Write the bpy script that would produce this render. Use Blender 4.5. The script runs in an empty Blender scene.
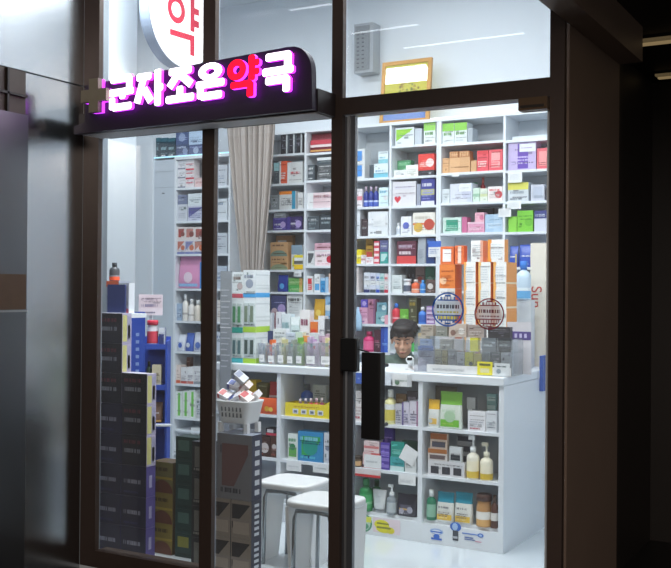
import bpy, bmesh, math, random
from math import sin, cos, pi, radians
from mathutils import Vector, Matrix
random.seed(7)
SC = bpy.context.scene
COL = SC.collection

# ------------------------------------------------------------------ camera
F = 996.05; YAW = radians(29.712); PITCH = radians(0.272); ROLL = radians(-0.443); CX, CY = 335.5, 284.0; EYE = 1.5
_f = Vector((-sin(YAW)*cos(PITCH), cos(YAW)*cos(PITCH), sin(PITCH)))
_r0 = Vector((cos(YAW), sin(YAW), 0)); _d0 = _f.cross(_r0)
_r = cos(ROLL)*_r0 + sin(ROLL)*_d0; _d = -sin(ROLL)*_r0 + cos(ROLL)*_d0
def ray(x, y): return _r*((x-CX)/F) + _d*((y-CY)/F) + _f
def P(x, y, Y):
    v = ray(x, y); v = v*(Y/v.y); return Vector((v.x, v.y, v.z+EYE))
def PX(x, y, X):
    v = ray(x, y); v = v*(X/v.x); return Vector((v.x, v.y, v.z+EYE))
cd = bpy.data.cameras.new('camera'); cam = bpy.data.objects.new('camera', cd); COL.objects.link(cam)
cam.matrix_world = Matrix(((_r.x, -_d.x, -_f.x, 0), (_r.y, -_d.y, -_f.y, 0), (_r.z, -_d.z, -_f.z, EYE), (0, 0, 0, 1)))
cd.sensor_width = 36; cd.sensor_fit = 'HORIZONTAL'; cd.lens = F*36/671; cd.clip_start = .05
SC.camera = cam

# ------------------------------------------------------------------ materials
PAL = dict(white='e9ebec', offw='dfe2e2', lgrey='c4c9cc', grey='8f959a', dgrey='55595d', slate='4a545c', black='17181b', char='2e2d33',
  red='d2303a', dred='8c2430', coral='e8565a', crimson='c0183a', pink='ecaebb', hot='e0407f', mauve='b08aa4', maroon='6e2a34', orange='ee8a2e', dorange='d9702a', tan='d8a878', kraft='c99e70', brown='6b4a34', dbrown='43322a',
  yellow='f0dc3c', lemon='efe889', gold='c79a2c', lime='a5d84a', green='4fa855', dgreen='1f6b40', teal='2f9a95', lteal='a4d4d8', lblue='a9cbe8', sky='58a8e0', blue='2b62c4', royal='2548b0', navy='232e66', purple='6a45a8', lilac='b6a2d6', violet='4a3c8e', skin='c9977c', cream='efe6c8', dteal='1f4a52', olive='6f6a35', ngreen='5cc23c')
MATS = {}
def lin(h):
    o = []
    for i in (0, 2, 4):
        c = int(h[i:i+2], 16)/255; o.append(c/12.92 if c <= .04045 else ((c+.055)/1.055)**2.4)
    return o
def M(key, rough=.45, metal=0.0, var=.06, scale=30, emit=None, es=0, coat=0, trans=0):
    k = (key, rough, metal, var, emit, es, coat, trans)
    if k in MATS: return MATS[k]
    m = bpy.data.materials.new('%s_r%d' % (key, rough*100)); m.use_nodes = True; nt = m.node_tree; b = nt.nodes['Principled BSDF']
    c = lin(PAL.get(key, key))
    tc = nt.nodes.new('ShaderNodeTexCoord'); n = nt.nodes.new('ShaderNodeTexNoise'); n.inputs['Scale'].default_value = scale
    mx = nt.nodes.new('ShaderNodeMix'); mx.data_type = 'RGBA'
    mx.inputs['A'].default_value = (*[x*(1-var) for x in c], 1); mx.inputs['B'].default_value = (*[min(1, x*(1+var)) for x in c], 1)
    nt.links.new(tc.outputs['Object'], n.inputs['Vector']); nt.links.new(n.outputs['Fac'], mx.inputs['Factor'])
    nt.links.new(mx.outputs['Result'], b.inputs['Base Color'])
    b.inputs['Roughness'].default_value = rough; b.inputs['Metallic'].default_value = metal; b.inputs['Coat Weight'].default_value = coat
    if emit:
        b.inputs['Emission Color'].default_value = (*lin(PAL.get(emit, emit)), 1); b.inputs['Emission Strength'].default_value = es
    if trans: b.inputs['Transmission Weight'].default_value = trans
    MATS[k] = m; return m
def glassmat(name, tint=(.97, .985, .98), base=.05, k=.6, rough=0.0, haze=0.0, hazecol=(.8, .85, .88)):
    if name in MATS: return MATS[name]
    m = bpy.data.materials.new(name); m.use_nodes = True; nt = m.node_tree; nt.nodes.clear()
    out = nt.nodes.new('ShaderNodeOutputMaterial'); t = nt.nodes.new('ShaderNodeBsdfTransparent'); g = nt.nodes.new('ShaderNodeBsdfGlossy')
    t.inputs[0].default_value = (*tint, 1); g.inputs['Roughness'].default_value = rough
    lw = nt.nodes.new('ShaderNodeLayerWeight'); lw.inputs['Blend'].default_value = .5
    p = nt.nodes.new('ShaderNodeMath'); p.operation = 'POWER'; p.inputs[1].default_value = 4
    a = nt.nodes.new('ShaderNodeMath'); a.operation = 'MULTIPLY_ADD'; a.inputs[1].default_value = k; a.inputs[2].default_value = base
    mx = nt.nodes.new('ShaderNodeMixShader'); L = nt.links.new
    L(lw.outputs['Facing'], p.inputs[0]); L(p.outputs[0], a.inputs[0]); L(a.outputs[0], mx.inputs[0]); L(g.outputs[0], mx.inputs[2])
    if haze:
        df = nt.nodes.new('ShaderNodeBsdfDiffuse'); df.inputs[0].default_value = (*hazecol, 1); m2 = nt.nodes.new('ShaderNodeMixShader'); m2.inputs[0].default_value = haze
        L(t.outputs[0], m2.inputs[1]); L(df.outputs[0], m2.inputs[2]); L(m2.outputs[0], mx.inputs[1])
    else: L(t.outputs[0], mx.inputs[1])
    L(mx.outputs[0], out.inputs[0]); MATS[name] = m; return m
def brushed(name, col, rough=.3):
    if name in MATS: return MATS[name]
    m = bpy.data.materials.new(name); m.use_nodes = True; nt = m.node_tree; b = nt.nodes['Principled BSDF']
    b.inputs['Metallic'].default_value = 1; b.inputs['Base Color'].default_value = (*lin(col), 1)
    tc = nt.nodes.new('ShaderNodeTexCoord'); mp = nt.nodes.new('ShaderNodeMapping'); mp.inputs['Scale'].default_value = (4, 4, 260)
    n = nt.nodes.new('ShaderNodeTexNoise'); n.inputs['Scale'].default_value = 3; n.inputs['Detail'].default_value = 4
    r = nt.nodes.new('ShaderNodeMapRange'); r.inputs['To Min'].default_value = rough*.8; r.inputs['To Max'].default_value = rough*1.25
    bp = nt.nodes.new('ShaderNodeBump'); bp.inputs['Strength'].default_value = .04; bp.inputs['Distance'].default_value = .002
    L = nt.links.new
    L(tc.outputs['Object'], mp.inputs[0]); L(mp.outputs[0], n.inputs['Vector']); L(n.outputs['Fac'], r.inputs['Value']); L(r.outputs[0], b.inputs['Roughness']); L(n.outputs['Fac'], bp.inputs['Height']); L(bp.outputs[0], b.inputs['Normal'])
    MATS[name] = m; return m

# ------------------------------------------------------------------ mesh builder
class MB:
    def __init__(s): s.v = []; s.f = []; s.mi = []; s.ms = []; s.sm = []
    def m(s, mat):
        if isinstance(mat, str): mat = M(mat)
        if mat not in s.ms: s.ms.append(mat)
        return s.ms.index(mat)
    def face(s, pts, mat, smooth=False):
        i = len(s.v); s.v += [tuple(p) for p in pts]; s.f.append(list(range(i, i+len(pts)))); s.mi.append(s.m(mat)); s.sm.append(smooth)
    def box(s, x0, x1, y0, y1, z0, z1, mat, side=None, top=None):
        i = len(s.v); s.v += [(x0,y0,z0),(x1,y0,z0),(x1,y1,z0),(x0,y1,z0),(x0,y0,z1),(x1,y0,z1),(x1,y1,z1),(x0,y1,z1)]
        for q, mm in (((0,1,5,4), mat), ((1,2,6,5), side or mat), ((2,3,7,6), mat), ((3,0,4,7), side or mat), ((4,5,6,7), top or mat), ((3,2,1,0), mat)):
            s.f.append([i+k for k in q]); s.mi.append(s.m(mm)); s.sm.append(False)
        return s
    def loft(s, rings, mat, cap0=True, cap1=True, smooth=True, closed=True):
        i = len(s.v); n = len(rings[0]); mm = s.m(mat)
        for r in rings: s.v += [tuple(p) for p in r]
        for a in range(len(rings)-1):
            for k in range(n if closed else n-1):
                k2 = (k+1) % n; s.f.append([i+a*n+k, i+a*n+k2, i+(a+1)*n+k2, i+(a+1)*n+k]); s.mi.append(mm); s.sm.append(smooth)
        if cap0 and closed: s.f.append([i+k for k in range(n-1, -1, -1)]); s.mi.append(mm); s.sm.append(False)
        if cap1 and closed: s.f.append([i+(len(rings)-1)*n+k for k in range(n)]); s.mi.append(mm); s.sm.append(False)
        return s
    def lathe(s, prof, mat, n=16, cx=0, cy=0, sy=1.0, cap0=True, cap1=True):
        return s.loft([[(cx+r*cos(2*pi*k/n), cy+sy*r*sin(2*pi*k/n), z) for k in range(n)] for r, z in prof], mat, cap0, cap1)
    def tube(s, pts, rad, mat, n=8):
        pts = [Vector(p) for p in pts]; rings = []
        for i, p in enumerate(pts):
            t = (pts[min(i+1, len(pts)-1)]-pts[max(i-1, 0)]).normalized(); u = t.orthogonal().normalized() if i == 0 else (u-t*u.dot(t)).normalized()
            w = t.cross(u); r = rad[i] if isinstance(rad, (list, tuple)) else rad
            rings.append([p+u*(r*cos(2*pi*k/n))+w*(r*sin(2*pi*k/n)) for k in range(n)])
        return s.loft(rings, mat)
    def prism(s, poly, y0, y1, mat, side=None):     # poly in x,z ; extruded along y
        n = len(poly); i = len(s.v); s.v += [(x, y0, z) for x, z in poly]+[(x, y1, z) for x, z in poly]
        s.f.append([i+k for k in range(n)]); s.mi.append(s.m(mat)); s.sm.append(False)
        s.f.append([i+n+k for k in range(n-1, -1, -1)]); s.mi.append(s.m(side or mat)); s.sm.append(False)
        for k in range(n): s.f.append([i+k, i+n+k, i+n+(k+1) % n, i+(k+1) % n]); s.mi.append(s.m(side or mat)); s.sm.append(False)
        return s
    def build(s, name, parent=None, loc=None):
        me = bpy.data.meshes.new(name); me.from_pydata(s.v, [], s.f); me.validate()
        for mm in s.ms: me.materials.append(mm)
        if len(me.polygons) == len(s.mi):
            me.polygons.foreach_set('material_index', s.mi); me.polygons.foreach_set('use_smooth', s.sm)
        bm = bmesh.new(); bm.from_mesh(me); bmesh.ops.recalc_face_normals(bm, faces=bm.faces[:]); bm.to_mesh(me); bm.free()
        o = bpy.data.objects.new(name, me); COL.objects.link(o)
        if parent: o.parent = parent
        if loc is not None: o.location = loc
        return o
def tag(o, label, cat, group=None, kind=None):
    o['label'] = label; o['category'] = cat
    if group: o['group'] = group
    if kind: o['kind'] = kind
    return o
def thing(name, label, cat, loc=(0, 0, 0), group=None, rz=0):
    o = bpy.data.objects.new(name, None); COL.objects.link(o); o.location = loc; o.rotation_euler.z = rz; o.empty_display_size = .05
    return tag(o, label, cat, group)
def struct(o, label, cat='room'):
    o['kind'] = 'structure'; o['label'] = label; o['category'] = cat; return o
def sbox(name, x0, x1, y0, y1, z0, z1, mat, label, cat='wall'):
    return struct(MB().box(x0, x1, y0, y1, z0, z1, mat).build(name), label, cat)
def bevel(o, w=.006, seg=2):
    b = o.modifiers.new('bevel', 'BEVEL'); b.width = w; b.segments = seg; b.limit_method = 'ANGLE'; return o

# printed panels on the front of a pack, in the front face plane (u right, v up)
def tint(h, k):
    h = PAL.get(h, h); v = [int(h[i:i+2], 16) for i in (0, 2, 4)]; lum = sum(v)/3
    v = [int(max(0, min(255, q+(k if lum < 128 else -k)))) for q in v]; return '%02x%02x%02x' % tuple((q//12)*12 for q in v)
def disc(mb, cx, cz, r, y, mat, n=18, sx=1.0): mb.face([(cx+sx*r*cos(2*pi*k/n), y, cz+r*sin(2*pi*k/n)) for k in range(n)], mat)
def prints(mb, design, x0, x1, z0, z1, y, eps=.0012):
    w, h = x1-x0, z1-z0; lay = 0; rnd = random.Random(design+str(round(x0+z1, 3)))
    def R(u0, v0, u1, v1, c): 
        yy = y-eps*(lay+1); mb.face([(x0+u0*w, yy, z0+v0*h), (x0+u1*w, yy, z0+v0*h), (x0+u1*w, yy, z0+v1*h), (x0+u0*w, yy, z0+v1*h)], M(c))
    def T(u0, v0, u1, v1, c, n=3, fill=.55):
        for k in range(n):
            a = v1-(k+.1)*(v1-v0)/n; b = a-(v1-v0)/n*fill; u = u0; end = u1-(0 if k == 0 else rnd.random()*.25*(u1-u0))
            while u < end-.015:
                e = min(end, u+(.02+.07*rnd.random())*(u1-u0)/.8); R(u, b, e, a, c); u = e+.012+.02*rnd.random()*(rnd.random() < .4)*3
    for tok in design.split():
        k, c = tok.split('='); 
        if k == 'top': R(0, .62, 1, 1, c)
        elif k == 'cap': R(0, .82, 1, 1, c)
        elif k == 'bot': R(0, 0, 1, .34, c)
        elif k == 'base': R(0, 0, 1, .16, c)
        elif k == 'mid': R(0, .38, 1, .6, c)
        elif k == 'belt': R(0, .44, 1, .52, c)
        elif k == 'left': R(0, 0, .22, 1, c)
        elif k == 'right': R(.78, 0, 1, 1, c)
        elif k == 'half': R(0, 0, .5, 1, c)
        elif k == 'panel': R(.18, .15, .82, .85, c)
        elif k == 'card': R(.12, .42, .62, .86, c)
        elif k == 'lab': R(.1, .12, .9, .48, c)
        elif k == 'centre': R(.34, .05, .72, .95, c)
        elif k == 'txt': T(.1, .18, .85, .5, c, 3)
        elif k == 'head': T(.1, .7, .8, .84, c, 1, .85)
        elif k == 'word': T(.12, .42, .8, .56, c, 1, .95)
        elif k == 'foot': T(.12, .09, .7, .18, c, 1, .8)
        elif k == 'fine': T(.14, .2, .86, .8, c, 6, .4)
        elif k == 'disc': disc(mb, x0+.5*w, z0+.5*h, .3*min(w, h), y-eps*(lay+1), M(c))
        elif k == 'dot': disc(mb, x0+.74*w, z0+.45*h, .26*min(w, h), y-eps*(lay+1), M(c))
        elif k == 'ldot': disc(mb, x0+.25*w, z0+.32*h, .22*min(w, h), y-eps*(lay+1), M(c))
        elif k == 'bars':
            for q in range(4): R(.1+.22*q, .1, .2+.22*q, .9, c)
        elif k == 'rows':
            for q in range(4): R(.06, .08+.24*q, .94, .2+.24*q, c)
        elif k == 'wins':
            for q in range(3): R(.08+.31*q, .12, .3+.31*q, .62, c)
        elif k == 'diag': mb.face([(x0+.05*w, y-eps*(lay+1), z0+.9*h), (x0+.05*w, y-eps*(lay+1), z0+.25*h), (x0+.95*w, y-eps*(lay+1), z0+.9*h)], M(c))
        elif k == 'wedge': mb.face([(x0+.15*w, y-eps*(lay+1), z0+.85*h), (x0+.15*w, y-eps*(lay+1), z0+.2*h), (x0+.5*w, y-eps*(lay+1), z0+.2*h), (x0+.9*w, y-eps*(lay+1), z0+.7*h), (x0+.9*w, y-eps*(lay+1), z0+.85*h)], M(c))
        elif k == 'arc': mb.face([(x0+w*(.5+.5*cos(a)), y-eps*(lay+1), z0+h*(.0+.42*sin(a))) for a in [pi*q/12 for q in range(13)]], M(c))
        elif k == 'heart': mb.face([(x0+w*(.22+.013*a), y-eps*(lay+1), z0+h*(.28)+w*.013*b) for a, b in [(0,-11),(9,-1),(11,5),(8,9),(4,9),(0,5),(-4,9),(-8,9),(-11,5),(-9,-1)]], M(c))
        lay += .35

# ------------------------------------------------------------------ generic packs
class Cell: pass
C = Cell(); LASTS = []; NSEEN = {}
def cell(where, Yf, xm, ys, xl=None, xr=None, depth=.27, group=None):
    C.where = where; C.Y = Yf; C.z = P(xm, ys, Yf).z; C.depth = depth; C.items = []; C.group = group
    C.xl = P(xl, ys, Yf).x if xl else -99; C.xr = P(xr, ys, Yf).x if xr else 99
KN = dict(box=('medicine_carton', 'carton'), pouch=('refill_pouch', 'pouch'), bot=('bottle', 'bottle'), tube=('cream_tube', 'tube'), jar=('jar', 'jar'), pump=('pump_bottle', 'bottle'), pack=('blister_pack', 'packet'), tub=('open_tub', 'tub'))
def I(kind, desc, x0, x1, yt, col, design='', dy=.02, d=.14, on=None, side=None, top=None, cap='white', yb=None, name=None, cat=None, group=None, rz=0, sband=None):
    Yf = C.Y+dy; a = P(x0, yt, Yf); b = P(x1, yt, Yf); X0, X1 = max(a.x, C.xl+.003), min(b.x, C.xr-.003); zt = (a.z+b.z)/2
    z0 = C.z+.0005
    if on is not None: z0 = C.items[on][5]+.0008
    if yb is not None: z0 = P((x0+x1)/2, yb, Yf).z
    if kind in ('bot', 'jar', 'pump', 'tub'): d = min(d, max(.03, X1-X0))
    if C.Y > 5.2: d *= .55
    d = min(d, C.depth-dy-.004)
    for (p0, p1, q0, q1, r0, r1) in C.items:            # neighbours touch, never intersect
        if q0 < Yf+d-1e-4 and Yf < q1-1e-4 and r0 < zt-.001 and z0 < r1-.0012 and p0 < X1 and X0 < p1:
            if p0+p1 < X0+X1: X0 = p1+.002
            else: X1 = p0-.002
    w = max(.012, X1-X0); h = max(.015, zt-z0); X1 = X0+w
    C.items.append((X0, X1, Yf, Yf+d, z0, z0+h))
    nm, ct = KN[kind]; nm = name or nm; ct = cat or ct; label = desc+' '+C.where
    loc = ((X0+X1)/2, Yf+d/2, z0); fy = -d/2; g = group or C.group
    if kind == 'box':
        mb = MB().box(-w/2, w/2, -d/2, d/2, 0, h, M(col), M(side or col), M(top or col)); rr = random.Random(desc+C.where)
        if w > .03 and design:
            for q in range(2):
                u0 = rr.uniform(.06, .7); v0 = rr.uniform(.06, .8); u1 = min(.95, u0+rr.uniform(.12, .3)); v1 = min(.95, v0+rr.uniform(.05, .14)); cc = tint(col, rr.choice((36, 48, 72)))
                mb.face([(-w/2+u*w, fy-.0009, v*h) for u, v in ((u0, v0), (u1, v0), (u1, v1), (u0, v1))], M(cc))
            for q in range(2):
                u = rr.uniform(.08, .3); v = rr.uniform(.1, .9); e = .94
                while u < e: u2 = min(e, u+rr.uniform(.02, .09)); mb.face([(-w/2+a*w, fy-.0024, (v+b)*h) for a, b in ((u, 0), (u2, 0), (u2, .035), (u, .035))], M(tint(col, 96))); u = u2+rr.uniform(.012, .05)
        prints(mb, design, -w/2, w/2, 0, h, fy)
        if sband:
            for v0, v1, cc in sband: mb.face([(w/2+.001, -d/2, v0*h), (w/2+.001, d/2, v0*h), (w/2+.001, d/2, v1*h), (w/2+.001, -d/2, v1*h)], M(cc))
        o = mb.build(nm, None, loc); tag(o, label, ct, g)
    elif kind in ('pouch', 'pack'):
        mb = MB(); rings = []
        n = 16; prof = ((0, .94, .8), (.06, 1, 1), (.35, 1, .9), (.65, .98, .55), (.86, .96, .16), (.9, .98, .05), (1, .98, .05)) if kind == 'pouch' else ((0, 1, .05), (.1, 1, .06), (.2, .97, .5), (.5, .97, .62), (.8, .97, .5), (.9, 1, .06), (1, 1, .05))
        for t, sx, sy in prof:
            rings.append([(w/2*sx*(abs(cos(q))**.5)*(1 if cos(q) >= 0 else -1), d/2*sy*(abs(sin(q))**.6)*(1 if sin(q) >= 0 else -1), h*t) for q in [2*pi*k/n for k in range(n)]])
        if kind == 'pouch' and top:
            mb.loft(rings[:4], M(col, .3), True, False); mb.loft(rings[3:], M(top, .3), False, True)
        else: mb.loft(rings, M(col, .3))
        prints(mb, design, -w*.42, w*.42, h*.06, h*.62, -d/2*1.02)
        o = mb.build(nm, None, loc); tag(o, label, ct, g)
    elif kind in ('bot', 'jar', 'pump'):
        o = thing(nm, label, ct, loc, g); r = w/2; hb = h*(.62 if kind == 'pump' else .78 if kind == 'bot' else .8); rn = r*(.42 if kind != 'jar' else .86)
        mb = MB().lathe([(r*.93, 0), (r, h*.03), (r, hb*.78), (r*.88, hb*.88), (rn, hb*.97), (rn, hb)], M(col, .3), 18)
        mb.build('body', o)
        if design:
            lb = MB()
            for q, c in enumerate(design.split()):
                kk, cc = c.split('='); z0_, z1_ = dict(lab=(.14, .68), bot=(.05, .3), top=(.55, .75), txt=(.3, .4), disc=(.3, .6))[kk]
                lb.lathe([(r*(1.012+.006*q), hb*z0_), (r*(1.012+.006*q), hb*z1_)], M(cc), 18, cap0=False, cap1=False)
            lb.build('bottle_label', o)
        if kind == 'pump':
            MB().lathe([(rn, hb), (rn*1.15, hb+.002), (rn*1.15, h*.74), (rn*.4, h*.76), (rn*.4, h*.9)], M(cap, .4), 12).box(-r*.75, rn*.6, -rn*.4, rn*.4, h*.9, h, M(cap, .4)).build('pump_head', o)
        else:
            MB().lathe([(rn*1.18, hb), (rn*1.18, h*.985), (rn*1.05, h)], M(cap, .4), 14).build('cap', o)
    elif kind == 'tube':
        o = thing(nm, label, ct, loc, g); n = 16; rings = []
        for t, sx, sy in ((.16, .72, .9), (.3, .8, .85), (.7, .95, .45), (.95, 1, .1), (1, 1, .08)):
            rings.append([(w/2*sx*cos(q), min(d, w)/2*sy*sin(q), h*t) for q in [2*pi*k/n for k in range(n)]])
        mb = MB().loft(rings, M(col, .35)); prints(mb, design, -w*.3, w*.3, h*.3, h*.85, -min(d, w)/2*.86); mb.build('body', o)
        MB().lathe([(w*.34, 0), (w*.34, h*.16)], M(cap, .4), 14, sy=min(d, w)/w).build('cap', o)
    return o
def card(desc, x0, x1, y0, y1, Y, col='white', design='txt=grey', cat='price card', name='price_card', group=None, th=.003):
    a = P(x0, y0, Y); b = P(x1, y1, Y); w = b.x-a.x; h = (a.z+P(x1, y0, Y).z)/2-(b.z+P(x0, y1, Y).z)/2
    mb = MB().box(-w/2, w/2, 0, th, 0, h, M(col)); prints(mb, design, -w/2, w/2, 0, h, 0)
    return tag(mb.build(name, None, ((a.x+b.x)/2, Y, (b.z+P(x0, y1, Y).z)/2)), desc, cat, group)
# ------------------------------------------------------------------ the room
WALL = M('dfe4e9', .6, var=.02, scale=3); WGREY = M('a9b1b8', .6, var=.03, scale=3); SHELF = M('e2e7ec', .35, var=.015, scale=6)
FRAME = M('4a3d37', .4, .25, var=.08); INNER = M('8d939b', .35, .6, var=.04); DARK = M('241f1d', .5, .1); PIER = M('7c6a5e', .45, .12, var=.08, scale=5)
struct(MB().prism([(-5.95, 4.0), (-1.26, 4.0), (-1.26, 4.9), (-1.405, 4.9), (-1.405, 7.3), (-5.95, 7.3)], -.06, 0, M('d3dbe0', .16, var=.03, scale=4, coat=.3)).build('floor'), 'glossy white tiled shop floor', 'floor').matrix_world = Matrix(((1, 0, 0, 0), (0, 0, 1, 0), (0, 1, 0, 0), (0, 0, 0, 1)))
sbox('floor', -6.5, 3.5, -3, 4.0, -.08, -.02, M('1a1817', .6, var=.12, scale=8), 'dark paved ground outside the shop', 'floor')
sbox('floor', -1.40, 3.5, 4.0, 6.3, -.08, -.02, M('161413', .5, var=.1), 'dark floor of the passage', 'floor')
sbox('wall_back', -5.95, -1.40, 7.2, 7.3, 0, 4.0, WALL, 'white wall behind the tall shelves')
sbox('wall_left', -5.95, -5.80, 4.06, 7.2, 0, 4.0, WGREY, 'pale wall at the left side of the shop')
sbox('wall_right', -1.45, -1.40, 4.9, 7.2, 0, 4.0, WALL, 'white wall at the right end of the shop')
sbox('trim_2', -5.80, P(152, 250, 6.65).x, 6.65, 7.0, 0, 4.0, WALL, 'pale wall pier left of the tall cabinet', 'wall')
sbox('ceiling', -5.95, -1.26, 4.06, 7.3, 4.0, 4.08, WALL, 'white shop ceiling', 'ceiling')
o = sbox('wall_side', -1.265, -1.21, 4.065, 4.9, -.02, 2.61, PIER, 'dark brown metal side panel right of the glass door', 'wall')
sbox('wall_passage', -1.40, -1.34, 4.9, 6.25, -.02, 2.775, DARK, 'dark wall of the passage beside the shop')
sbox('wall_passage_end', -1.34, 3.5, 6.25, 6.3, -.02, 2.775, DARK, 'dark wall added to close off the passage')  # added wall, stands in for the darkness deeper in the passage
sbox('trim_3', -1.21, -1.10, 2.2, 4.9, 2.605, 2.774, PIER, 'dark beam above the side panel', 'trim')
sbox('ceiling', -1.40, 3.5, 2.2, 6.3, 2.775, 2.835, DARK, 'dark ceiling of the passage', 'ceiling')
sbox('ceiling', -6.5, -1.21, .5, 4.0, 3.5, 3.56, M('6b6866', .5), 'ceiling over the recessed shop front', 'ceiling')
sbox('wall_upper_front', -5.95, -1.21, 4.0, 4.06, 3.4, 4.08, FRAME, 'dark fascia above the shop window', 'wall')
sbox('wall_upper_side', -1.26, -1.21, 4.065, 7.2, 2.836, 4.08, DARK, 'dark wall above the passage', 'wall')
sbox('trim_8', -5.80, P(107.5, 200, 4.64).x, 4.64, 4.9, 0, 4.0, WGREY, 'grey wall edge behind the left window post', 'wall')
sbox('wall_return', -1.40, -1.21, 4.9, 4.96, -.02, 2.774, DARK, 'dark end of the side panel where the passage widens')
sbox('wall_front_left', -5.95, -3.86, 4.0, 4.06, 0, 3.4, WGREY, 'inner wall left of the shop window')
# brushed steel return wall left of the shop front
STEEL = brushed('steel_panel', 'b9bcc0', .22); STEEL2 = brushed('steel_dark', '6c6d70', .34)
sbox('wall_steel_upper', -3.95, -3.862, 1.8, 4.0, 2.588, 3.5, STEEL, 'brushed steel cladding above the seam, left of the shop front', 'wall')
sbox('wall_steel_lower', -3.95, -3.862, 3.58, 4.0, -.02, 2.58, brushed('steel_lower', 'a9abae', .2), 'brushed steel cladding below the seam, left of the shop front', 'wall')
sbox('trim_4', -3.95, -3.868, 1.8, 3.58, 2.582, 2.587, DARK, 'dark seam between the steel panels', 'trim')
mb = MB().box(-3.95, -3.83, 1.8, 3.58, -.02, 2.36, STEEL2)
struct(mb.build('wall_far_left'), 'dark steel pillar at the left edge of the view', 'wall')
mb = MB().box(-3.95, -3.85, 1.8, 3.58, 2.36, 2.58, M('3d3129', .5, var=.15)).box(-3.85, -3.835, 1.8, 3.58, 2.45, 2.462, DARK).box(-3.85, -3.835, 3.45, 3.462, 2.36, 2.58, DARK)
struct(mb.build('trim_5'), 'brown panelled band above the steel pillar', 'trim')
sbox('trim_6', -3.83, -3.822, 1.8, 3.58, 1.372, 1.382, M('9a9a98', .3, .8), 'thin bright strip across the steel pillar', 'trim')
sbox('trim_7', -3.83, -3.824, 1.8, 3.57, 1.385, 1.56, M('5d4631', .45, var=.2, scale=9), 'brown patch imitating a wood reflection on the steel pillar', 'trim')  # reflected wood on the steel put in as a solid brown patch

# ------------------------------------------------------------------ shop front
GL = glassmat('window_glass', haze=.035, hazecol=(.8, .86, .92)); YF = 4.0
def post(x0, x1, z0, z1, name, parent, y0=YF, d=.03, inner=.014):
    MB().box(x0, x1, y0, y0+d, z0, z1, FRAME).box(x0+.006, x1-.006, y0+d, y0+d+inner, z0, z1, INNER).build(name, parent)
win = thing('window_1', 'large left shop window of two tall panes in a dark frame', 'window'); win['kind'] = 'structure'
post(-3.86, -3.752, 0, 3.4, 'frame_post', win); post(-3.058, -2.983, .09, 3.4, 'frame_post', win)
MB().box(-3.752, -2.312, YF, YF+.09, 0, .09, FRAME).build('frame_sill', win)
MB().box(-3.752, -3.058, YF, YF+.09, 2.305, 2.39, FRAME).box(-2.983, -2.312, YF, YF+.09, 2.305, 2.39, FRAME).build('frame_transom', win)
for x0, x1 in ((-3.752, -3.058), (-2.983, -2.312)):
    for z0, z1 in ((.09, 2.305), (2.39, 3.4)):
        MB().box(x0+.001, x1-.001, YF+.035, YF+.043, z0+.001, z1-.001, GL).build('glass_pane', win)
dw = thing('window_2', 'wide glass pane above the shop door', 'window'); dw['kind'] = 'structure'
post(-2.311, -2.253, 0, 3.4, 'frame_post', dw); post(-1.272, -1.2105, 0, 3.4, 'frame_post', dw)
MB().box(-2.253, -1.272, YF, YF+.09, 2.302, 2.38, FRAME).build('frame_transom', dw)
MB().box(-2.252, -1.273, YF+.035, YF+.043, 2.381, 3.4, GL).build('glass_pane', dw)
door = thing('door_1', 'clear glass shop door with slim grey stile and black pull plate', 'door'); door['kind'] = 'structure'
MB().box(-2.251, -2.197, YF+.022, YF+.046, .01, 2.298, M('6d7076', .35, .7)).box(-2.235, -2.225, YF+.014, YF+.02, .01, 2.298, M('b5b8bb', .3, .8)).build('door_stile', door)
MB().box(-2.196, -1.292, YF+.035, YF+.045, .015, 2.298, GL).build('glass_pane', door)
MB().box(-1.291, -1.276, YF+.028, YF+.052, .015, 2.298, M('cfd6da', .3)).build('edge_seal', door)
a = P(363, 352, 3.95); b = P(380, 440, 3.95)
h = MB().box(a.x, b.x, 3.935, 3.95, b.z, a.z, M('0f0f10', .4)).box(b.x-.004, b.x+.006, 3.935, 3.985, b.z, a.z, M('0b0b0c', .5))
hd = h.build('pull_plate', door); bevel(hd, .003)
mb = MB()
for zz in (a.z-.06, b.z+.06): mb.tube([(b.x-.01, 3.951, zz), (b.x-.01, 4.034, zz)], .009, M('3a3a3c', .3, .8))
mb.build('standoff', hd)
a = P(341, 338, 3.97); b = P(357, 372, 3.97)
lk = MB().box(a.x, b.x, 3.962, 4.0, b.z, a.z, M('0c0c0d', .35)).build('lock_case', door); bevel(lk, .006)
MB().tube([(b.x, 3.985, a.z-.05), (b.x+.05, 3.985, a.z-.06), (b.x+.062, 3.985, a.z-.1)], .004, M('222224', .4)).build('lock_cable', lk)
a = P(519.5, 98.5, 3.985); b = P(547.5, 109, 3.985)
cl = MB().box(a.x, -1.275, 3.97, 4.03, b.z, a.z-.002, M('6a5540', .35, .7)).box(a.x+.01, -1.285, 3.964, 3.97, b.z+.01, b.z+.02, M('2b221b', .4)).build('hinge_patch', door)
def V(key):
    k = 'vinyl_'+key
    if k in MATS: return MATS[k]
    m = bpy.data.materials.new(k); m.use_nodes = True; nt = m.node_tree; nt.nodes.clear(); o = nt.nodes.new('ShaderNodeOutputMaterial'); d = nt.nodes.new('ShaderNodeBsdfDiffuse'); t = nt.nodes.new('ShaderNodeBsdfTranslucent'); x = nt.nodes.new('ShaderNodeMixShader'); tr = nt.nodes.new('ShaderNodeBsdfTransparent'); x2 = nt.nodes.new('ShaderNodeMixShader')
    for n in (d, t): n.inputs[0].default_value = (*lin(PAL.get(key, key)), 1)
    x.inputs[0].default_value = .65; x2.inputs[0].default_value = .12; L = nt.links.new; L(d.outputs[0], x.inputs[1]); L(t.outputs[0], x.inputs[2]); L(x.outputs[0], x2.inputs[1]); L(tr.outputs[0], x2.inputs[2]); L(x2.outputs[0], o.inputs[0]); MATS[k] = m; return m
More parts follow.
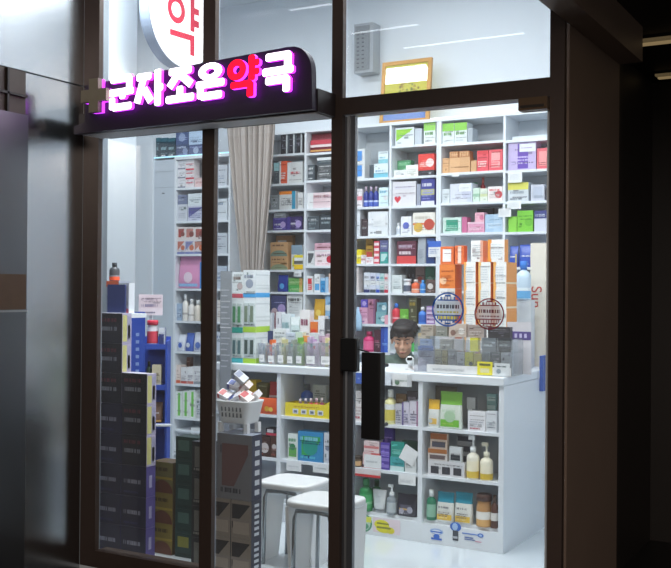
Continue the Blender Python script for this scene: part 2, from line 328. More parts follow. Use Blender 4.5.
# round stickers on the door glass
def sticker(cx, cy, rpx, cols, label):
    c = P(cx, cy, 4.031); r = rpx*(P(cx+1, cy, 4.031).x-c.x)*.97; mb = MB(); n = 48
    # flat rings and bands that do not overlap: light passes each only once
    ang = [2*pi*k/n for k in range(n)]
    for k in range(n):
        a0, a1 = ang[k], ang[(k+1) % n]; mb.face([(r*cos(a0), 0, r*sin(a0)), (r*cos(a1), 0, r*sin(a1)), (r*.9*cos(a1), 0, r*.9*sin(a1)), (r*.9*cos(a0), 0, r*.9*sin(a0))], V(cols[0]))
    rnd = random.Random(label); q = .88
    def ext(z): return math.sqrt(max(0, q*q-z*z))
    def quad(u0, u1, z0, z1, col): mb.face([(u0*r, 0, z0*r), (u1*r, 0, z0*r), (min(u1, ext(z1))*r if u1 > 0 else u1*r, 0, z1*r), (max(u0, -ext(z1))*r if u0 < 0 else u0*r, 0, z1*r)], V(col))
    def row(z0, z1, bg, fg=None, half=0):
        e = min(ext(z0), ext(z1))
        if e < .02: return
        if not fg: return quad(-e, e, z0, z1, bg)
        h = min(half, e-.02); quad(-e, -h, z0, z1, bg); u = -h
        while u < h-.02:
            d = min(h, u+rnd.uniform(.08, .2)); quad(u, d, z0, z1, fg); g = min(h, d+.05); 
            if g > d: quad(d, g, z0, z1, bg)
            u = g
        quad(h, e, z0, z1, bg)
    B = cols
    edges = [(-.86, -.76, B[2], None, 0), (-.76, -.66, B[2], B[4], .34), (-.66, -.56, B[2], None, 0), (-.56, -.38, B[2], B[7], .6), (-.38, -.3, B[2], None, 0), (-.3, -.2, B[1], None, 0), (-.2, -.1, B[1], B[6], .66), (-.1, .06, B[1], None, 0), (.06, .28, B[1], B[5], .7), (.28, .42, B[1], None, 0), (.42, .5, B[1], None, 0), (.5, .58, B[3], None, 0), (.58, .74, B[3], B[4], .36), (.74, .86, B[3], None, 0)]
    for e in edges: row(*e)
    return tag(mb.build('sticker', None, (c.x, 4.0335, c.z)), label, 'sticker', 'round stickers on the door glass')
sticker(447.5, 309.5, 16.5, ('2c5cb0', 'dce8f2', '2456a8', '2f62b4', 'f4f6f8', '3a3f52', 'c8c25a', 'e8d84a'), 'round blue and white sticker on the glass door')
sticker(489, 314, 15.5, ('8c3440', 'ead8d6', '94404a', '94404a', 'f4e8e6', '74404a', '9a6a70', 'e8d0ce'), 'round maroon and white sticker on the glass door')

# ------------------------------------------------------------------ illuminated sign over the left window
sg = thing('shop_sign', 'dark illuminated sign panel with glowing Korean letters above the left window', 'sign', (0, 0, 0))
SGM = M('30273a', .45, .1)
top = [(-3.66, 2.535)]; pr = [(-3.735, 2.29), (-3.735, 2.33), (-3.66, 2.345), (-3.66, 2.535), (-2.93, 2.57), (-2.43, 2.593)]
pr += [(-2.41+.11*sin(t)-.0, 2.593-.12*(1-cos(t))) for t in [pi/2*k/8 for k in range(1, 9)]]+[(-2.295, 2.30)]
MB().prism(pr, 3.80, 3.84, SGM).build('sign_panel', sg)
MB().box(-3.74, -2.29, 3.841, 3.999, 2.295, 2.40, M('2b2427', .4, .3)).build('sign_box', sg)
MB().box(-3.72, -2.31, 3.846, 3.992, 2.2905, 2.2945, M('b6b3b6', .5)).build('soffit_strip', sg)
MAG = M('ff2fd0', .5, emit='c83cff', es=2.4); WHL = M('ffffff', .5, emit='fff3fb', es=3.0); REDL = M('ff2040', .5, emit='ff0828', es=1.9)
CROSSM = M('948d7c', .5)
# strokes in a 10 x 10 box: (x0,z0,x1,z1) thick bars
GLY = {
 'gun': [('h', .8, 9.0, 9.2), ('v', 8.2, 6.2, 9.2), ('h', 0, 10, 5.2), ('v', 5.6, 3.6, 5.2), ('v', 1.6, .7, 3.2), ('h', 1.6, 9.2, .7)],
 'ja': [('h', .2, 5.6, 8.8), ('s', 3, 8.8, .4, 1.2), ('s', 3, 5.2, 5.6, 1.2), ('v', 8, .2, 9.8), ('h', 8, 10, 5)],
 'jo': [('h', 1, 9, 9), ('s', 5, 9, 1.2, 4.6), ('s', 5, 8, 9, 4.6), ('v', 5, 1, 4), ('h', 0, 10, 1)],
 'eun': [('o', 5, 7.6, 3.7, 2.0), ('h', 0, 10, 4.1), ('v', 1.6, .7, 2.8), ('h', 1.6, 9.2, .7)],
 'yak': [('o', 2.9, 7, 2.5, 2.5), ('v', 7.6, 3.9, 10), ('h', 7.6, 10, 8.3), ('h', 7.6, 10, 5.8), ('h', 1, 7.8, 2.7), ('v', 7.2, -.6, 2.7)],
 'guk': [('h', 1, 9, 9.2), ('v', 8.2, 6.2, 9.2), ('h', 0, 10, 5.2), ('h', 1, 8.6, 2.7), ('v', 7.8, -.3, 2.7)]}
def glyph(name, X0, X1, Z0, Z1, face, side, parent, yf=3.772, yb=3.792, th=1.75, shear=.03, label=None):
    mb = MB(); sx = (X1-X0)/10; sz = (Z1-Z0)/10; t = th/2
    def bar(pts, k):   # convex polygon in glyph units
        q = [(X0+x*sx, Z0+z*sz+(x/10)*shear*(X1-X0)) for x, z in pts]; y = yf-.0003*k
        i0 = len(mb.f); mb.prism(q, y, yb, face, side)
    def rbar(x0, z0, x1, z1, k):
        c = .45; bar([(x0+c, z0), (x1-c, z0), (x1, z0+c), (x1, z1-c), (x1-c, z1), (x0+c, z1), (x0, z1-c), (x0, z0+c)], k)
    for k, s in enumerate(GLY[name]):
        if s[0] == 'h': rbar(s[1], s[3]-t*.92, s[2], s[3]+t*.92, k)
        elif s[0] == 'v': rbar(s[1]-t, s[2]-t*.5, s[1]+t, s[3]+t*.5, k)
        elif s[0] == 's':
            x0, z0, x1, z1 = s[1:]; dx, dz = x1-x0, z1-z0; L = math.hypot(dx, dz); nx, nz = -dz/L*t, dx/L*t
            bar([(x0+nx, z0+nz), (x0-nx, z0-nz), (x1-nx, z1-nz), (x1+nx, z1+nz)], k)
        else:
            cx, cz, rx, rz = s[1:]; n = 20
            for q in range(n):
                a0, a1 = 2*pi*q/n, 2*pi*(q+1)/n; i = .42
                bar([(cx+(rx+.5)*cos(a0), cz+(rz+.5)*sin(a0)), (cx+(rx+.5)*cos(a1), cz+(rz+.5)*sin(a1)), (cx+(rx*i)*cos(a1), cz+(rz*i)*sin(a1)), (cx+(rx*i)*cos(a0), cz+(rz*i)*sin(a0))], k)
    o = mb.build('letter', parent)
    if label: o['label'] = label
    return o
for nm, x0, x1 in (('gun', -3.475, -3.308), ('ja', -3.295, -3.122), ('jo', -3.106, -2.934), ('eun', -2.924, -2.758), ('yak', -2.740, -2.560), ('guk', -2.545, -2.378)):
    zb = 2.374+(x0+3.475)*.012
    glyph(nm, x0, x1, zb+.01, zb+.175, REDL if nm == 'yak' else WHL, MAG, sg, label='glowing red letter' if nm == 'yak' else 'glowing white letter with magenta edge', th=2.35 if nm != 'yak' else 2.15)
cz = 2.465; cxx = -3.55; a, t = .085, .031
mb = MB().prism([(cxx-t, cz-a), (cxx+t, cz-a), (cxx+t, cz-t), (cxx+a, cz-t), (cxx+a, cz+t), (cxx+t, cz+t), (cxx+t, cz+a), (cxx-t, cz+a), (cxx-t, cz+t), (cxx-a, cz+t), (cxx-a, cz-t), (cxx-t, cz-t)], 3.745, 3.775, CROSSM, CROSSM)
cr = mb.build('cross', sg); cr['label'] = 'unlit grey cross'
a2, t2 = a*.99, t*.99; 
MB().prism([(cxx-t2, cz-a2), (cxx+t2, cz-a2), (cxx+t2, cz-t2), (cxx+a2, cz-t2), (cxx+a2, cz+t2), (cxx+t2, cz+t2), (cxx+t2, cz+a2), (cxx-t2, cz+a2), (cxx-t2, cz+t2), (cxx-a2, cz+t2), (cxx-a2, cz-t2), (cxx-t2, cz-t2)], 3.7755, 3.796, MAG, MAG).build('glow_edge', cr)

# round hanging lightbox inside, facing +X
XS = -3.95; Yc = 4.955; Zc = PX(181, 16, XS).z; R_ = .325
rs = thing('round_sign', 'round white hanging lightbox with red Korean letter behind the left window', 'sign', (XS, Yc, Zc))
n = 48; circ = [(R_*cos(2*pi*k/n), R_*sin(2*pi*k/n)) for k in range(n)]
mb = MB(); mb.loft([[(-.075, y, z) for y, z in circ], [(0, y, z) for y, z in circ]], M('93a0b4', .4, .2), True, False, smooth=False); mb.build('drum', rs)
mb = MB(); mb.face([(.001, .975*y, .975*z) for y, z in circ], M('d8d8d8', .5, emit='ffffff', es=.75)); mb.build('lit_face', rs)
RL = M('a81430', .5, emit='f02858', es=.12)
lt = MB()
def yz(x, y): q = PX(x, y, XS+.004); return (q.y-Yc, q.z-Zc)
def pol(pts): lt.face([(.004, *yz(x, y)) for x, y in pts], RL)
cy, cz2 = yz(176.5, 9.5)
for k in range(24):
    a0, a1 = 2*pi*k/24, 2*pi*(k+1)/24; lt.face([(.004, cy+ro*cos(a), cz2+ro*sin(a)) for ro, a in ((.086, a0), (.086, a1), (.048, a1), (.048, a0))], RL)
pol([(190.5, -10), (194.5, -10), (194.5, 32.5), (190.5, 31)]); pol([(194.5, 8), (199, 10), (199, 16), (194.5, 14.5)]); pol([(194.5, 20), (199, 22), (199, 28.5), (194.5, 27)])
pol([(170, 28.5), (194.5, 36), (194.5, 56.5), (190.2, 55), (190.2, 40.5), (170, 34.5)])
lt.build('letter', rs)['label'] = 'red letter'
MB().tube([(-.035, 0, R_-.005), (-.035, 0, 3.998-Zc)], .012, M('b0b4b8', .3, .8)).build('hanging_rod', rs)

# ------------------------------------------------------------------ lamps
def clight(x, y, lx, ly, power, label, z=4.0, col=(.93, .965, 1), tilt=0, drop=0):
    t = thing('ceiling_light', label, 'ceiling light', (x, y, z), 'panel lights on the shop ceiling')
    fr = MB().box(-lx/2-.03, lx/2+.03, -ly/2-.03, ly/2+.03, -.04, -.002, M('d8dcdf')).build('frame', t, (0, 0, -drop)); fr.rotation_euler.x = tilt
    MB().box(-lx/2, lx/2, -ly/2, ly/2, -.044, -.0405, M('ffffff', .5, emit='eef6ff', es=1.5)).build('diffuser', fr)
    if drop:
        for sx in (-1, 1): MB().tube([(sx*lx*.4, 0, -drop-.004), (sx*lx*.4, 0, 0)], .006, M('b0b4b8', .3, .8)).build('hanging_rod', t)
    L = bpy.data.lights.new('panel_lamp', 'AREA'); L.shape = 'RECTANGLE'; L.size = lx; L.size_y = ly; L.energy = power; L.color = col
    lo = bpy.data.objects.new('panel_lamp', L); COL.objects.link(lo); lo.parent = fr; lo.location = (0, 0, -.05)
PW = 21
for i, (x, y, w, k, tl, dr_) in enumerate(((-3.5, 4.4, 'added front fill left near the window', 2.4, radians(8), .5), (-2.15, 4.4, 'added front fill right near the door', 2.4, radians(8), .5), (-4.5, 5.4, 'left over the counter', 1.5, 0, 0), (-2.2, 5.5, 'right over the counter', .8, 0, 0), (-3.0, 6.45, 'near the tall shelves', .2, 0, 0))):  # first two are unseen fill lamps added for counter and shelf fronts
    clight(x, y, 1.1, .35, PW*k, 'white panel light on shop ceiling, %s' % w, tilt=tl, drop=dr_)
# strip lamps under the passage ceiling
for i, (y, x0, w) in enumerate(((5.1, -1.236, 'nearer'), (5.96, -1.267, 'farther'))):
    for j in range(2):
        t = thing('ceiling_light', 'dim warm strip light under the passage ceiling, %s pair, %s tube' % (w, ('front', 'back')[j]), 'ceiling light', (0, y+.075*j, 2.775), 'strip lights in the passage')
        MB().box(x0, 1.4, -.025, .025, -.012, 0, M('1d1917')).build('housing', t)
        MB().box(x0+.004, 1.39, -.02, .02, -.024, -.0125, M('a89878', .5, emit='ffdca0', es=(.07, .2)[j])).build('tube', t)
def area(name, loc, size, energy, rot, col=(1, 1, 1), sy=None):
    L = bpy.data.lights.new(name, 'AREA'); L.energy = energy; L.size = size; L.color = col
    if sy: L.shape = 'RECTANGLE'; L.size_y = sy
    o = bpy.data.objects.new(name, L); COL.objects.link(o); o.location = loc; o.rotation_euler = rot; return o
# strip lamps on the canopy in front of the shop
for i, (y, x0, x1, w) in enumerate(((1.33, -3.85, -3.16, 'middle'), (.72, -3.57, -2.55, 'outer'), (2.1, -3.8, -3.46, 'inner'))):
    t = thing('ceiling_light', 'slim white strip light under the canopy in front of the shop, %s' % w, 'ceiling light', ((x0+x1)/2, y, 3.5), 'canopy strip lights')
    MB().box(-(x1-x0)/2, (x1-x0)/2, -.02, .02, -.02, 0, M('888888')).build('housing', t)
    MB().box(-(x1-x0)/2, (x1-x0)/2, -.012, .012, -.026, -.0205, M('ffffff', .5, emit='f4f8ff', es=5)).build('tube', t)
area('exterior_fill', (1.2, -1.6, 3.6), 1.6, 130, (radians(58), 0, radians(22)), (1, .86, .74))  # unseen warm fill lamp added to lift the dark shop front
w = bpy.data.worlds.new('night'); SC.world = w; w.use_nodes = True
w.node_tree.nodes['Background'].inputs[0].default_value = (.62, .58, .56, 1); w.node_tree.nodes['Background'].inputs[1].default_value = .3
# ------------------------------------------------------------------ shelving
BY = 6.9
def shelf_unit(name, label, Y, xs, ztop, rows, depth=.29, z0=0.0, t=.018, group=None, back=True):
    """xs: panel centre X values; rows: per bay list of shelf top heights"""
    o = thing(name, label, 'shelving', ((xs[0]+xs[-1])/2, Y+depth/2, 0), group); ox, oy = (xs[0]+xs[-1])/2, Y+depth/2
    for k, x in enumerate(xs):
        MB().box(x-t/2-ox, x+t/2-ox, -depth/2, depth/2, z0, ztop-t, SHELF).build('side_panel' if k in (0, len(xs)-1) else 'divider', o)
    MB().box(xs[0]-t/2-ox, xs[-1]+t/2-ox, -depth/2-.004, depth/2, ztop-t+.0005, ztop+.006, SHELF).build('top_board', o)
    MB().box(xs[0]-ox, xs[-1]-ox, depth/2-.008, depth/2, z0, ztop-t-.001, M('c9d0d6', .5, var=.02)).build('back_panel', o)
    for b in range(len(xs)-1):
        for z in rows[b]: MB().box(xs[b]+t/2+.0005-ox, xs[b+1]-t/2-.0005-ox, -depth/2+.001, depth/2-.009, z-t, z, SHELF).build('shelf_board', o)
    return o
zA = [P(290, y, BY).z for y in (153.5, 183, 209, 230, 269.7, 292, 320, 352)]
zA2 = [P(318, y, BY).z for y in (152.5, 180, 208, 229.8, 265.8, 292.5, 320, 352)]
zB1 = [P(370, y, BY).z for y in (178, 206.7, 236, 263.7, 292.7, 324, 352, 380)]
zB2 = [P(414, y, BY).z for y in (144.5, 176, 205.5, 234.5, 263.7, 293, 324, 352, 380)]
zC1 = [P(470, y, BY).z for y in (142, 171.7, 202, 232.5, 262, 291, 322, 352)]
zC2 = [P(526, y, BY).z for y in (139, 169.5, 201, 231.7, 267, 297, 328, 358)]
low = [.12, .42]
XA = [P(258, 200, BY).x, P(305, 200, BY).x, P(346, 200, BY).x]; XB = [XA[2]+.019, P(390, 200, BY).x, P(437.3, 200, BY).x]; XC = [XB[2]+.019, P(504, 200, BY).x, -1.93]
ZT = 2.785
shelf_unit('wall_shelving', 'tall white shelving beside the curtain, left of the door post', BY, XA, ZT, [zA+low, zA2+low])
shelf_unit('wall_shelving', 'tall white shelving under the framed picture', BY, XB, ZT, [zB1+low, zB2+low])
shelf_unit('wall_shelving', 'tall white shelving at the right end, behind the orange cartons', BY, XC, ZT, [zC1+low, zC2+low])
LCY = 6.67
LX = [P(174.7, 250, LCY).x, P(229, 250, LCY).x]
zL = [P(187, y, LCY).z for y in (187.5, 221, 254, 288.5, 321, 351.5, 384, 418, 450)]
zLT = P(187, 157, LCY).z
lc = shelf_unit('wall_shelving', 'tall white cabinet with blank side door behind the left window', LCY, LX, zLT, [zL+[.1, .3]])
ox = lc.location.x; pd = LX[0]-.01; pl = P(152.5, 250, LCY).x
dr = MB().box(pl-ox, pd-ox, -.145, .145, 0, zLT-.012, M('c6cfd8', .45, var=.02)).build('blank_door', lc)
for yy in (172, 188):
    zz = P(160, yy, LCY).z; MB().box(pl-ox+.002, pd-ox-.002, -.147, -.1455, zz, zz+.003, M('9aa4ae')).build('door_gap', dr)
zz = P(160, 194, LCY).z; MB().box((pl+pd)/2-ox-.012, (pl+pd)/2-ox+.012, -.15, -.1455, zz, zz+.008, M('6a7078', .3, .8)).build('keyhole', dr)
MB().box(pl-ox, LX[1]-ox, -.149, -.141, zLT+.0065, zLT+.018, M('bfe6f4', .4, emit='a8e4ff', es=.8)).build('edge_light', lc)

# ------------------------------------------------------------------ counter
CYF = 5.39; CXS = [-4.0, -3.49, -2.99, -2.49, -1.985]; CZ = [.135, .403, .682]; CT = 1.003
ct = thing('counter', 'white shop counter with open product shelves in front', 'counter', (-2.99, 5.6, 0))
def cb(nm, x0, x1, y0, y1, z0, z1, mat=SHELF): return MB().box(x0+2.99, x1+2.99, y0-5.6, y1-5.6, z0, z1, mat).build(nm, ct)
for k, x in enumerate(CXS): cb('end_panel' if k in (0, 4) else 'divider', x-.014, x+.014, CYF, CYF+.55, .012, CT-.052)
cb('plinth', -4.014, -1.971, CYF+.001, CYF+.03, .0, CZ[0]-.018)
cb('end_wall', -1.9845+.014, -1.968, CYF, 6.62, 0, CT-.052)
wt = cb('worktop', -4.014, -1.966, CYF-.012, 5.985, CT-.05, CT); bevel(wt, .006)
cb('worktop', -2.47, -1.966, 5.986, 6.62, CT-.05, CT); cb('return_cabinet', -2.46, -1.9845, 5.99, 6.6, .0, CT-.052, M('dfe4e9', .4))
cb('back_panel', -3.985, -2.0, CYF+.285, CYF+.295, .0, CT-.053, M('b9c0c6', .5))
for b in range(4):
    for z in CZ: cb('shelf_board', CXS[b]+.0145, CXS[b+1]-.0145, CYF+.002 if z > .2 else CYF+.031, CYF+.283, z-.018, z)

# ------------------------------------------------------------------ goods on the back wall shelves
GB = 'medicine packs on the back wall shelves'
ORD = ['top', 'second', 'third', 'fourth', 'fifth', 'sixth', 'seventh', 'eighth', 'ninth']
def bay(b, r, z):
    xs = dict(A1=(XA[0], XA[1]), A2=(XA[1], XA[2]), B1=(XB[0], XB[1]), B2=(XB[1], XB[2]), C1=(XC[0], XC[1]), C2=(XC[1], XC[2]))[b]
    ph = dict(A1='beside the curtain', A2='left of door post', B1='right of door post', B2='under framed picture', C1='above orange cartons', C2='at far right')[b]
    C.where = 'on %s back shelf %s' % (ORD[r], ph); C.Y = BY; C.z = z[r]; C.depth = .27; C.items = []; C.group = GB; C.xl, C.xr = xs[0]+.009, xs[1]-.009
# A1
bay('A1', 0, zA)
I('box', 'black tall pack, leftmost of three', 281, 287.6, 132, 'char', 'right=lgrey'); I('box', 'black tall pack, middle of three', 288, 294.8, 131.5, 'char', 'left=slate right=lgrey'); I('box', 'black tall pack, rightmost of three', 295.2, 302.3, 131, 'char', 'left=slate right=lgrey')
bay('A1', 1, zA)
I('box', 'grey-green narrow carton', 274, 279, 163, 'slate', 'top=lteal'); I('box', 'orange-red tall carton with white edge', 279.5, 287, 161, 'f06a48', 'left=white txt=white'); I('box', 'white carton with red lettering', 287.5, 302.5, 162, 'offw', 'word=red left=white', d=.18)
bay('A1', 2, zA)
I('box', 'plain grey carton', 271, 278.5, 195, 'grey', 'txt=lgrey'); I('box', 'white carton with orange top and blue side', 279.5, 295.5, 191.2, 'offw', 'cap=orange right=3a9cc0 txt=grey'); I('box', 'slim white carton', 298, 303, 192.5, 'white', 'txt=grey')
bay('A1', 3, zA)
I('box', 'violet carton, left of two', 273, 286.6, 218, 'violet', 'word=offw dot=lilac foot=offw'); I('box', 'violet carton, right of two', 287.3, 302.5, 216.5, '3d3166', 'word=offw dot=lilac left=violet', side='char'); I('box', 'flat grey carton lying on the violet carton', 274, 285.5, 212.5, 'grey', 'word=lgrey', on=0)
bay('A1', 4, zA)
I('box', 'kraft carton, lower of two', 270.5, 288, 256.3, 'kraft', 'head=brown arc=8d9a7a'); I('box', 'kraft carton, upper of two', 270.5, 287.5, 242.2, 'kraft', 'head=brown arc=7a8f80', on=0); I('box', 'tan carton standing behind kraft cartons', 276, 293, 235.5, 'b48a5e', 'card=offw', dy=.17, d=.07)
I('box', 'white and slate carton beside kraft cartons', 291.5, 302.5, 245, 'offw', 'top=8aa0b0 lab=e8e04a', d=.12)
bay('A1', 5, zA)
I('pouch', 'shiny blue pouch', 277, 287, 275, '2a3f9a', 'disc=sky', d=.08); I('box', 'green carton with orange end, lower', 288.5, 302.5, 285, 'green', 'right=c9b060 txt=cbe0b0'); I('box', 'green carton with orange end, upper', 288.5, 302.5, 278, '7ab567', 'right=c9a060 txt=cbe0b0', on=1)
bay('A1', 6, zA)
I('box', 'navy carton showing figures', 271, 285.5, 295, '4a4f7a', 'dot=lilac ldot=c8b0b8', d=.1); I('box', 'white carton with grey print', 287, 302.5, 293.5, 'offw', 'fine=lgrey head=dgrey', d=.16)
# A2
bay('A2', 0, zA2)
I('pouch', 'dark red bag with white band', 308.5, 337, 132, '7e2e38', 'top=c84050 mid=f0d8d8 base=d8a060', d=.16)
bay('A2', 1, zA2)
I('box', 'small slate carton', 306.5, 314.5, 165, 'slate', 'head=offw word=lgrey foot=offw'); I('box', 'flat black and white carton, bottom of three', 317, 334, 172, 'dgrey', 'head=offw foot=lgrey'); I('box', 'flat black and white carton, middle of three', 318, 334, 164.5, 'dgrey', 'head=offw foot=lgrey', on=1); I('box', 'flat black and white carton, top of three', 317, 332, 157.5, 'slate', 'top=offw', on=2)
bay('A2', 2, zA2)
I('box', 'white and pink wide carton', 307.5, 334, 192.5, 'ead6da', 'head=maroon fine=e0b8c0 left=white', d=.2)
bay('A2', 3, zA2)
I('box', 'dark slate carton, left of two', 306.5, 319, 216.5, 'slate', 'head=lgrey word=8a9aa0 foot=8a9aa0'); I('box', 'dark slate carton, right of two', 319.6, 336, 215, '39434a', 'head=lgrey word=8a9aa0')
bay('A2', 4, zA2)
I('box', 'white carton with maroon print, front left', 306.5, 314.5, 251, 'offw', 'head=maroon wedge=dgrey'); I('box', 'white carton with pink print, lower', 315, 335, 251.5, 'f0dfe2', 'head=mauve dot=crimson foot=e0b0b8'); I('box', 'pink carton, upper', 311, 335, 243, 'd8a8b8', 'word=maroon base=white', on=1)
bay('A2', 5, zA2)
I('box', 'red and white tall carton', 305.5, 313, 276, 'offw', 'top=white panel=d8323c txt=white'); I('box', 'white and blue slim carton', 314.5, 320, 274, 'white', 'lab=sky'); I('box', 'bright blue slim carton', 320.5, 325, 278, '3a94cc', 'cap=lblue'); I('box', 'grey-blue slim carton', 325.4, 328.4, 277, 'lblue'); I('box', 'beige slim carton', 328.8, 333, 273.5, 'e8c8b8')
bay('A2', 6, zA2)
I('pouch', 'mustard yellow pouch', 313, 324, 299, 'd0a030', 'disc=e8c860', d=.1); I('box', 'pale blue carton', 325.5, 334, 295, '8fb6d8', 'mid=offw')
# B1
bay('B1', 0, zB1)
I('box', 'white and blue carton, lower', 351, 364.5, 163.2, 'offw', 'panel=4a94e0', d=.2); I('box', 'white and blue carton, upper', 351, 364.5, 149, 'offw', 'panel=4a94e0', on=0, d=.2); I('box', 'dark slim carton', 369.5, 373, 165, 'slate'); I('box', 'white and aqua carton, lower', 374, 388, 163.5, 'e4f0f4', 'bot=7cc4d8 word=6aa0c0', d=.2); I('box', 'white and aqua carton, upper', 378.5, 388, 151.5, 'e4f0f4', 'bot=8fd0dc word=8ac0d0', on=3, d=.18)
bay('B1', 1, zB1)
I('box', 'white and pink carton', 353, 362.3, 189, 'ece6ea', 'mid=e08a98 foot=grey'); 
for k, nm in enumerate(('leftmost', 'middle', 'rightmost')): I('bot', 'navy bottle, %s of three' % nm, 363.2+5*k, 368+5*k, 186.5, '27388f', 'txt=c8d4f0 bot=4a66c0', cap='b7a6b8')
I('box', 'white and aqua square carton', 379, 388.2, 187.5, 'd8eef2', 'head=5aa8c8 dot=offw')
bay('B1', 2, zB1)
I('box', 'plain white tall carton', 352.5, 360, 207, 'dfe4ea', 'txt=lgrey'); I('box', 'dark maroon small carton', 361.5, 367.5, 219, '3f3238', 'word=grey', yb=None); I('box', 'large white carton with taped notice', 368.2, 388, 211.5, 'e6eaee', 'belt=d0d4d8 foot=grey', d=.2)
bay('B1', 3, zB1)
I('box', 'bright yellow carton', 353, 361.5, 249.5, 'f0dc28', 'mid=f7ee90'); I('box', 'gold tall carton', 364, 373, 238.5, 'bb9434', 'lab=c8504a', dy=.09); I('box', 'red and white tall carton', 374, 379.3, 241, 'd84a5a', 'rows=f0e0e2'); I('box', 'teal carton', 380, 388, 252, '3a9a94', 'wedge=bfe0dc'); I('box', 'navy carton on the teal carton', 380, 388, 240, '5a5f8c', 'word=lgrey', on=3)
I('box', 'small white carton, left', 358, 365.4, 255, 'efe6ea', 'mid=d8a0a8', d=.04, dy=.012); I('box', 'small white carton, right', 366, 373.2, 257, 'f2eef0', 'txt=d06a70', d=.04, dy=.012)
bay('B1', 4, zB1)
for k in range(4): I('box', 'flat brown-white carton, %s of four' % ('lowest', 'second', 'third', 'topmost')[k], 352.5, 358.5, 286-6.3*k, 'dfd6d4', 'half=6a4038', on=k-1 if k else None)
for k, (c, nm) in enumerate((('dfe4ee', 'first'), ('d8dcec', 'second'), ('c8d4e8', 'third'), ('bcd8d8', 'fourth'), ('e0d0d4', 'fifth'))): I('box', 'slim upright white carton, %s in row' % nm, (364, 370.2, 376.2, 380.2, 384.4)[k], (369.8, 375.8, 379.8, 384, 388.3)[k], 272.5+k*.3, c, 'base=%s mid=%s head=%s' % (('navy', 'slate', 'royal', 'slate', 'crimson')[k], 'offw', ('grey', 'navy', 'blue', 'teal', 'red')[k]))
bay('B1', 5, zB1)
I('box', 'pink square carton', 358, 367.6, 307.5, 'd9a0bc', 'bot=e8bcd0 foot=purple'); I('box', 'purple carton lying on the pink carton', 361, 367.6, 299.5, '5a48b0', 'disc=lilac', on=0); I('box', 'mauve tall carton', 368.2, 375, 299, 'b47a94', 'right=8a5a80'); I('box', 'grey-teal carton, lower', 376, 386, 312, '7fb0b8', 'dot=d8e8ea'); I('box', 'grey-teal carton, upper', 377, 386.5, 302.5, '6fa0b0', 'dot=d8e8ea', on=3); I('box', 'small pink carton', 384.6, 388.3, 315, 'e8a8b8', dy=.005, d=.012)
bay('B1', 6, zB1)
I('bot', 'hot pink bottle', 362.5, 373.5, 331.5, 'd83878', 'lab=f070a0', cap='b02860'); I('box', 'dark maroon carton', 374, 380.6, 330, '4a2434', 'word=a05070'); I('box', 'tall blue carton', 381, 388, 326.5, '3a66c8', 'half=2a4aa8')
# B2
bay('B2', 0, zB2)
I('box', 'white and lime carton, left', 395.5, 414, 127.5, 'dfe6ea', 'diag=8fcc3a head=a5d84a', d=.2); I('box', 'plain grey-white carton', 414.8, 421.6, 128.5, 'c2cad2', '', d=.2); I('box', 'white and lime carton, right', 424, 435.5, 122.5, 'e4ecea', 'top=9ad860 foot=grey word=4a8a3a', d=.2)
bay('B2', 1, zB2)
I('box', 'flat white carton', 394, 405.5, 170, 'eef0f0', 'word=lgrey', d=.06); I('box', 'green carton behind the white one', 394, 410.8, 160.5, '5aa070', 'head=8ac89a', dy=.1, d=.12); I('box', 'white square carton', 406, 418, 165, 'f2f2ee', 'txt=c8d0c8', d=.07); I('box', 'flat black carton under a red box', 418.8, 434, 170.3, 'char', 'dot=grey'); I('box', 'red carton with white emblem', 417.6, 434.2, 153.8, 'e04038', 'txt=f4d8d0 dot=f0e0dc', on=3)
bay('B2', 2, zB2)
I('box', 'big white carton with red heart', 391.6, 416, 181.5, 'e4e2e6', 'heart=d03a48 belt=d8d4da head=d8d8e8', d=.2, side='a8aeb8'); I('box', 'narrow grey carton', 416.8, 420.6, 184, '9aa0b0', '', d=.2); I('box', 'navy, yellow and white tall carton', 421.3, 434.5, 178.5, '3a3f90', 'mid=b8b878 base=e0e0ea head=e0e0ea txt=8a90d0')
bay('B2', 3, zB2)
I('bot', 'tiny white bottle', 396, 400, 223, 'e6eaee', 'lab=c8d0da'); I('box', 'white carton with blue round emblem', 401, 411.3, 216.5, 'eceef4', 'disc=5a6ac0 foot=grey'); I('box', 'white carton with orange stripe', 413, 435, 212.5, 'eeeae0', 'belt=e07a3a ldot=d8b04a head=c8c4b8 dot=c04a3a', d=.2)
bay('B2', 4, zB2)
I('box', 'maroon and red carton', 397, 416, 241, '5e2a3c', 'bot=d84848 word=e8d8dc head=b8a8b8', d=.2); I('pouch', 'silver grey pouch', 417, 425.6, 235.5, 'a9b0b8', 'fine=7a828c', d=.06); I('box', 'navy round-topped pack', 426.4, 434.6, 238, '22407a', 'disc=3a66b0')
bay('B2', 5, zB2)
I('box', 'white carton at left end', 391.8, 402, 275, 'dfe6e6', 'fine=c0ccd0'); I('jar', 'white and navy small jar', 403, 410, 279, 'e2e6ea', 'lab=5a6478', cap='dfe2e6'); I('bot', 'orange striped bottle', 411, 418.8, 279.5, 'e8663a', 'txt=f0d0c0 bot=f0a080', cap='e8e0da'); I('bot', 'bright blue bottle', 419.6, 425.2, 280, '3a8ad8', 'txt=a8d0f0', cap='5aa8e8'); I('box', 'dark brown carton with white disc', 425.8, 435, 279.5, '57453f', 'disc=d8d4d0', d=.1)
I('box', 'black tall carton standing at back', 407.5, 415, 266, '2d2a30', 'word=8a8a94', dy=.16, d=.08); I('box', 'taupe carton standing at back', 415.6, 424.6, 266, '9c8480', 'disc=c05a50', dy=.16, d=.08); I('box', 'green carton standing at back', 425.4, 434.5, 266, '3c8a70', 'disc=c8e0d8', dy=.16, d=.08)
bay('B2', 6, zB2)
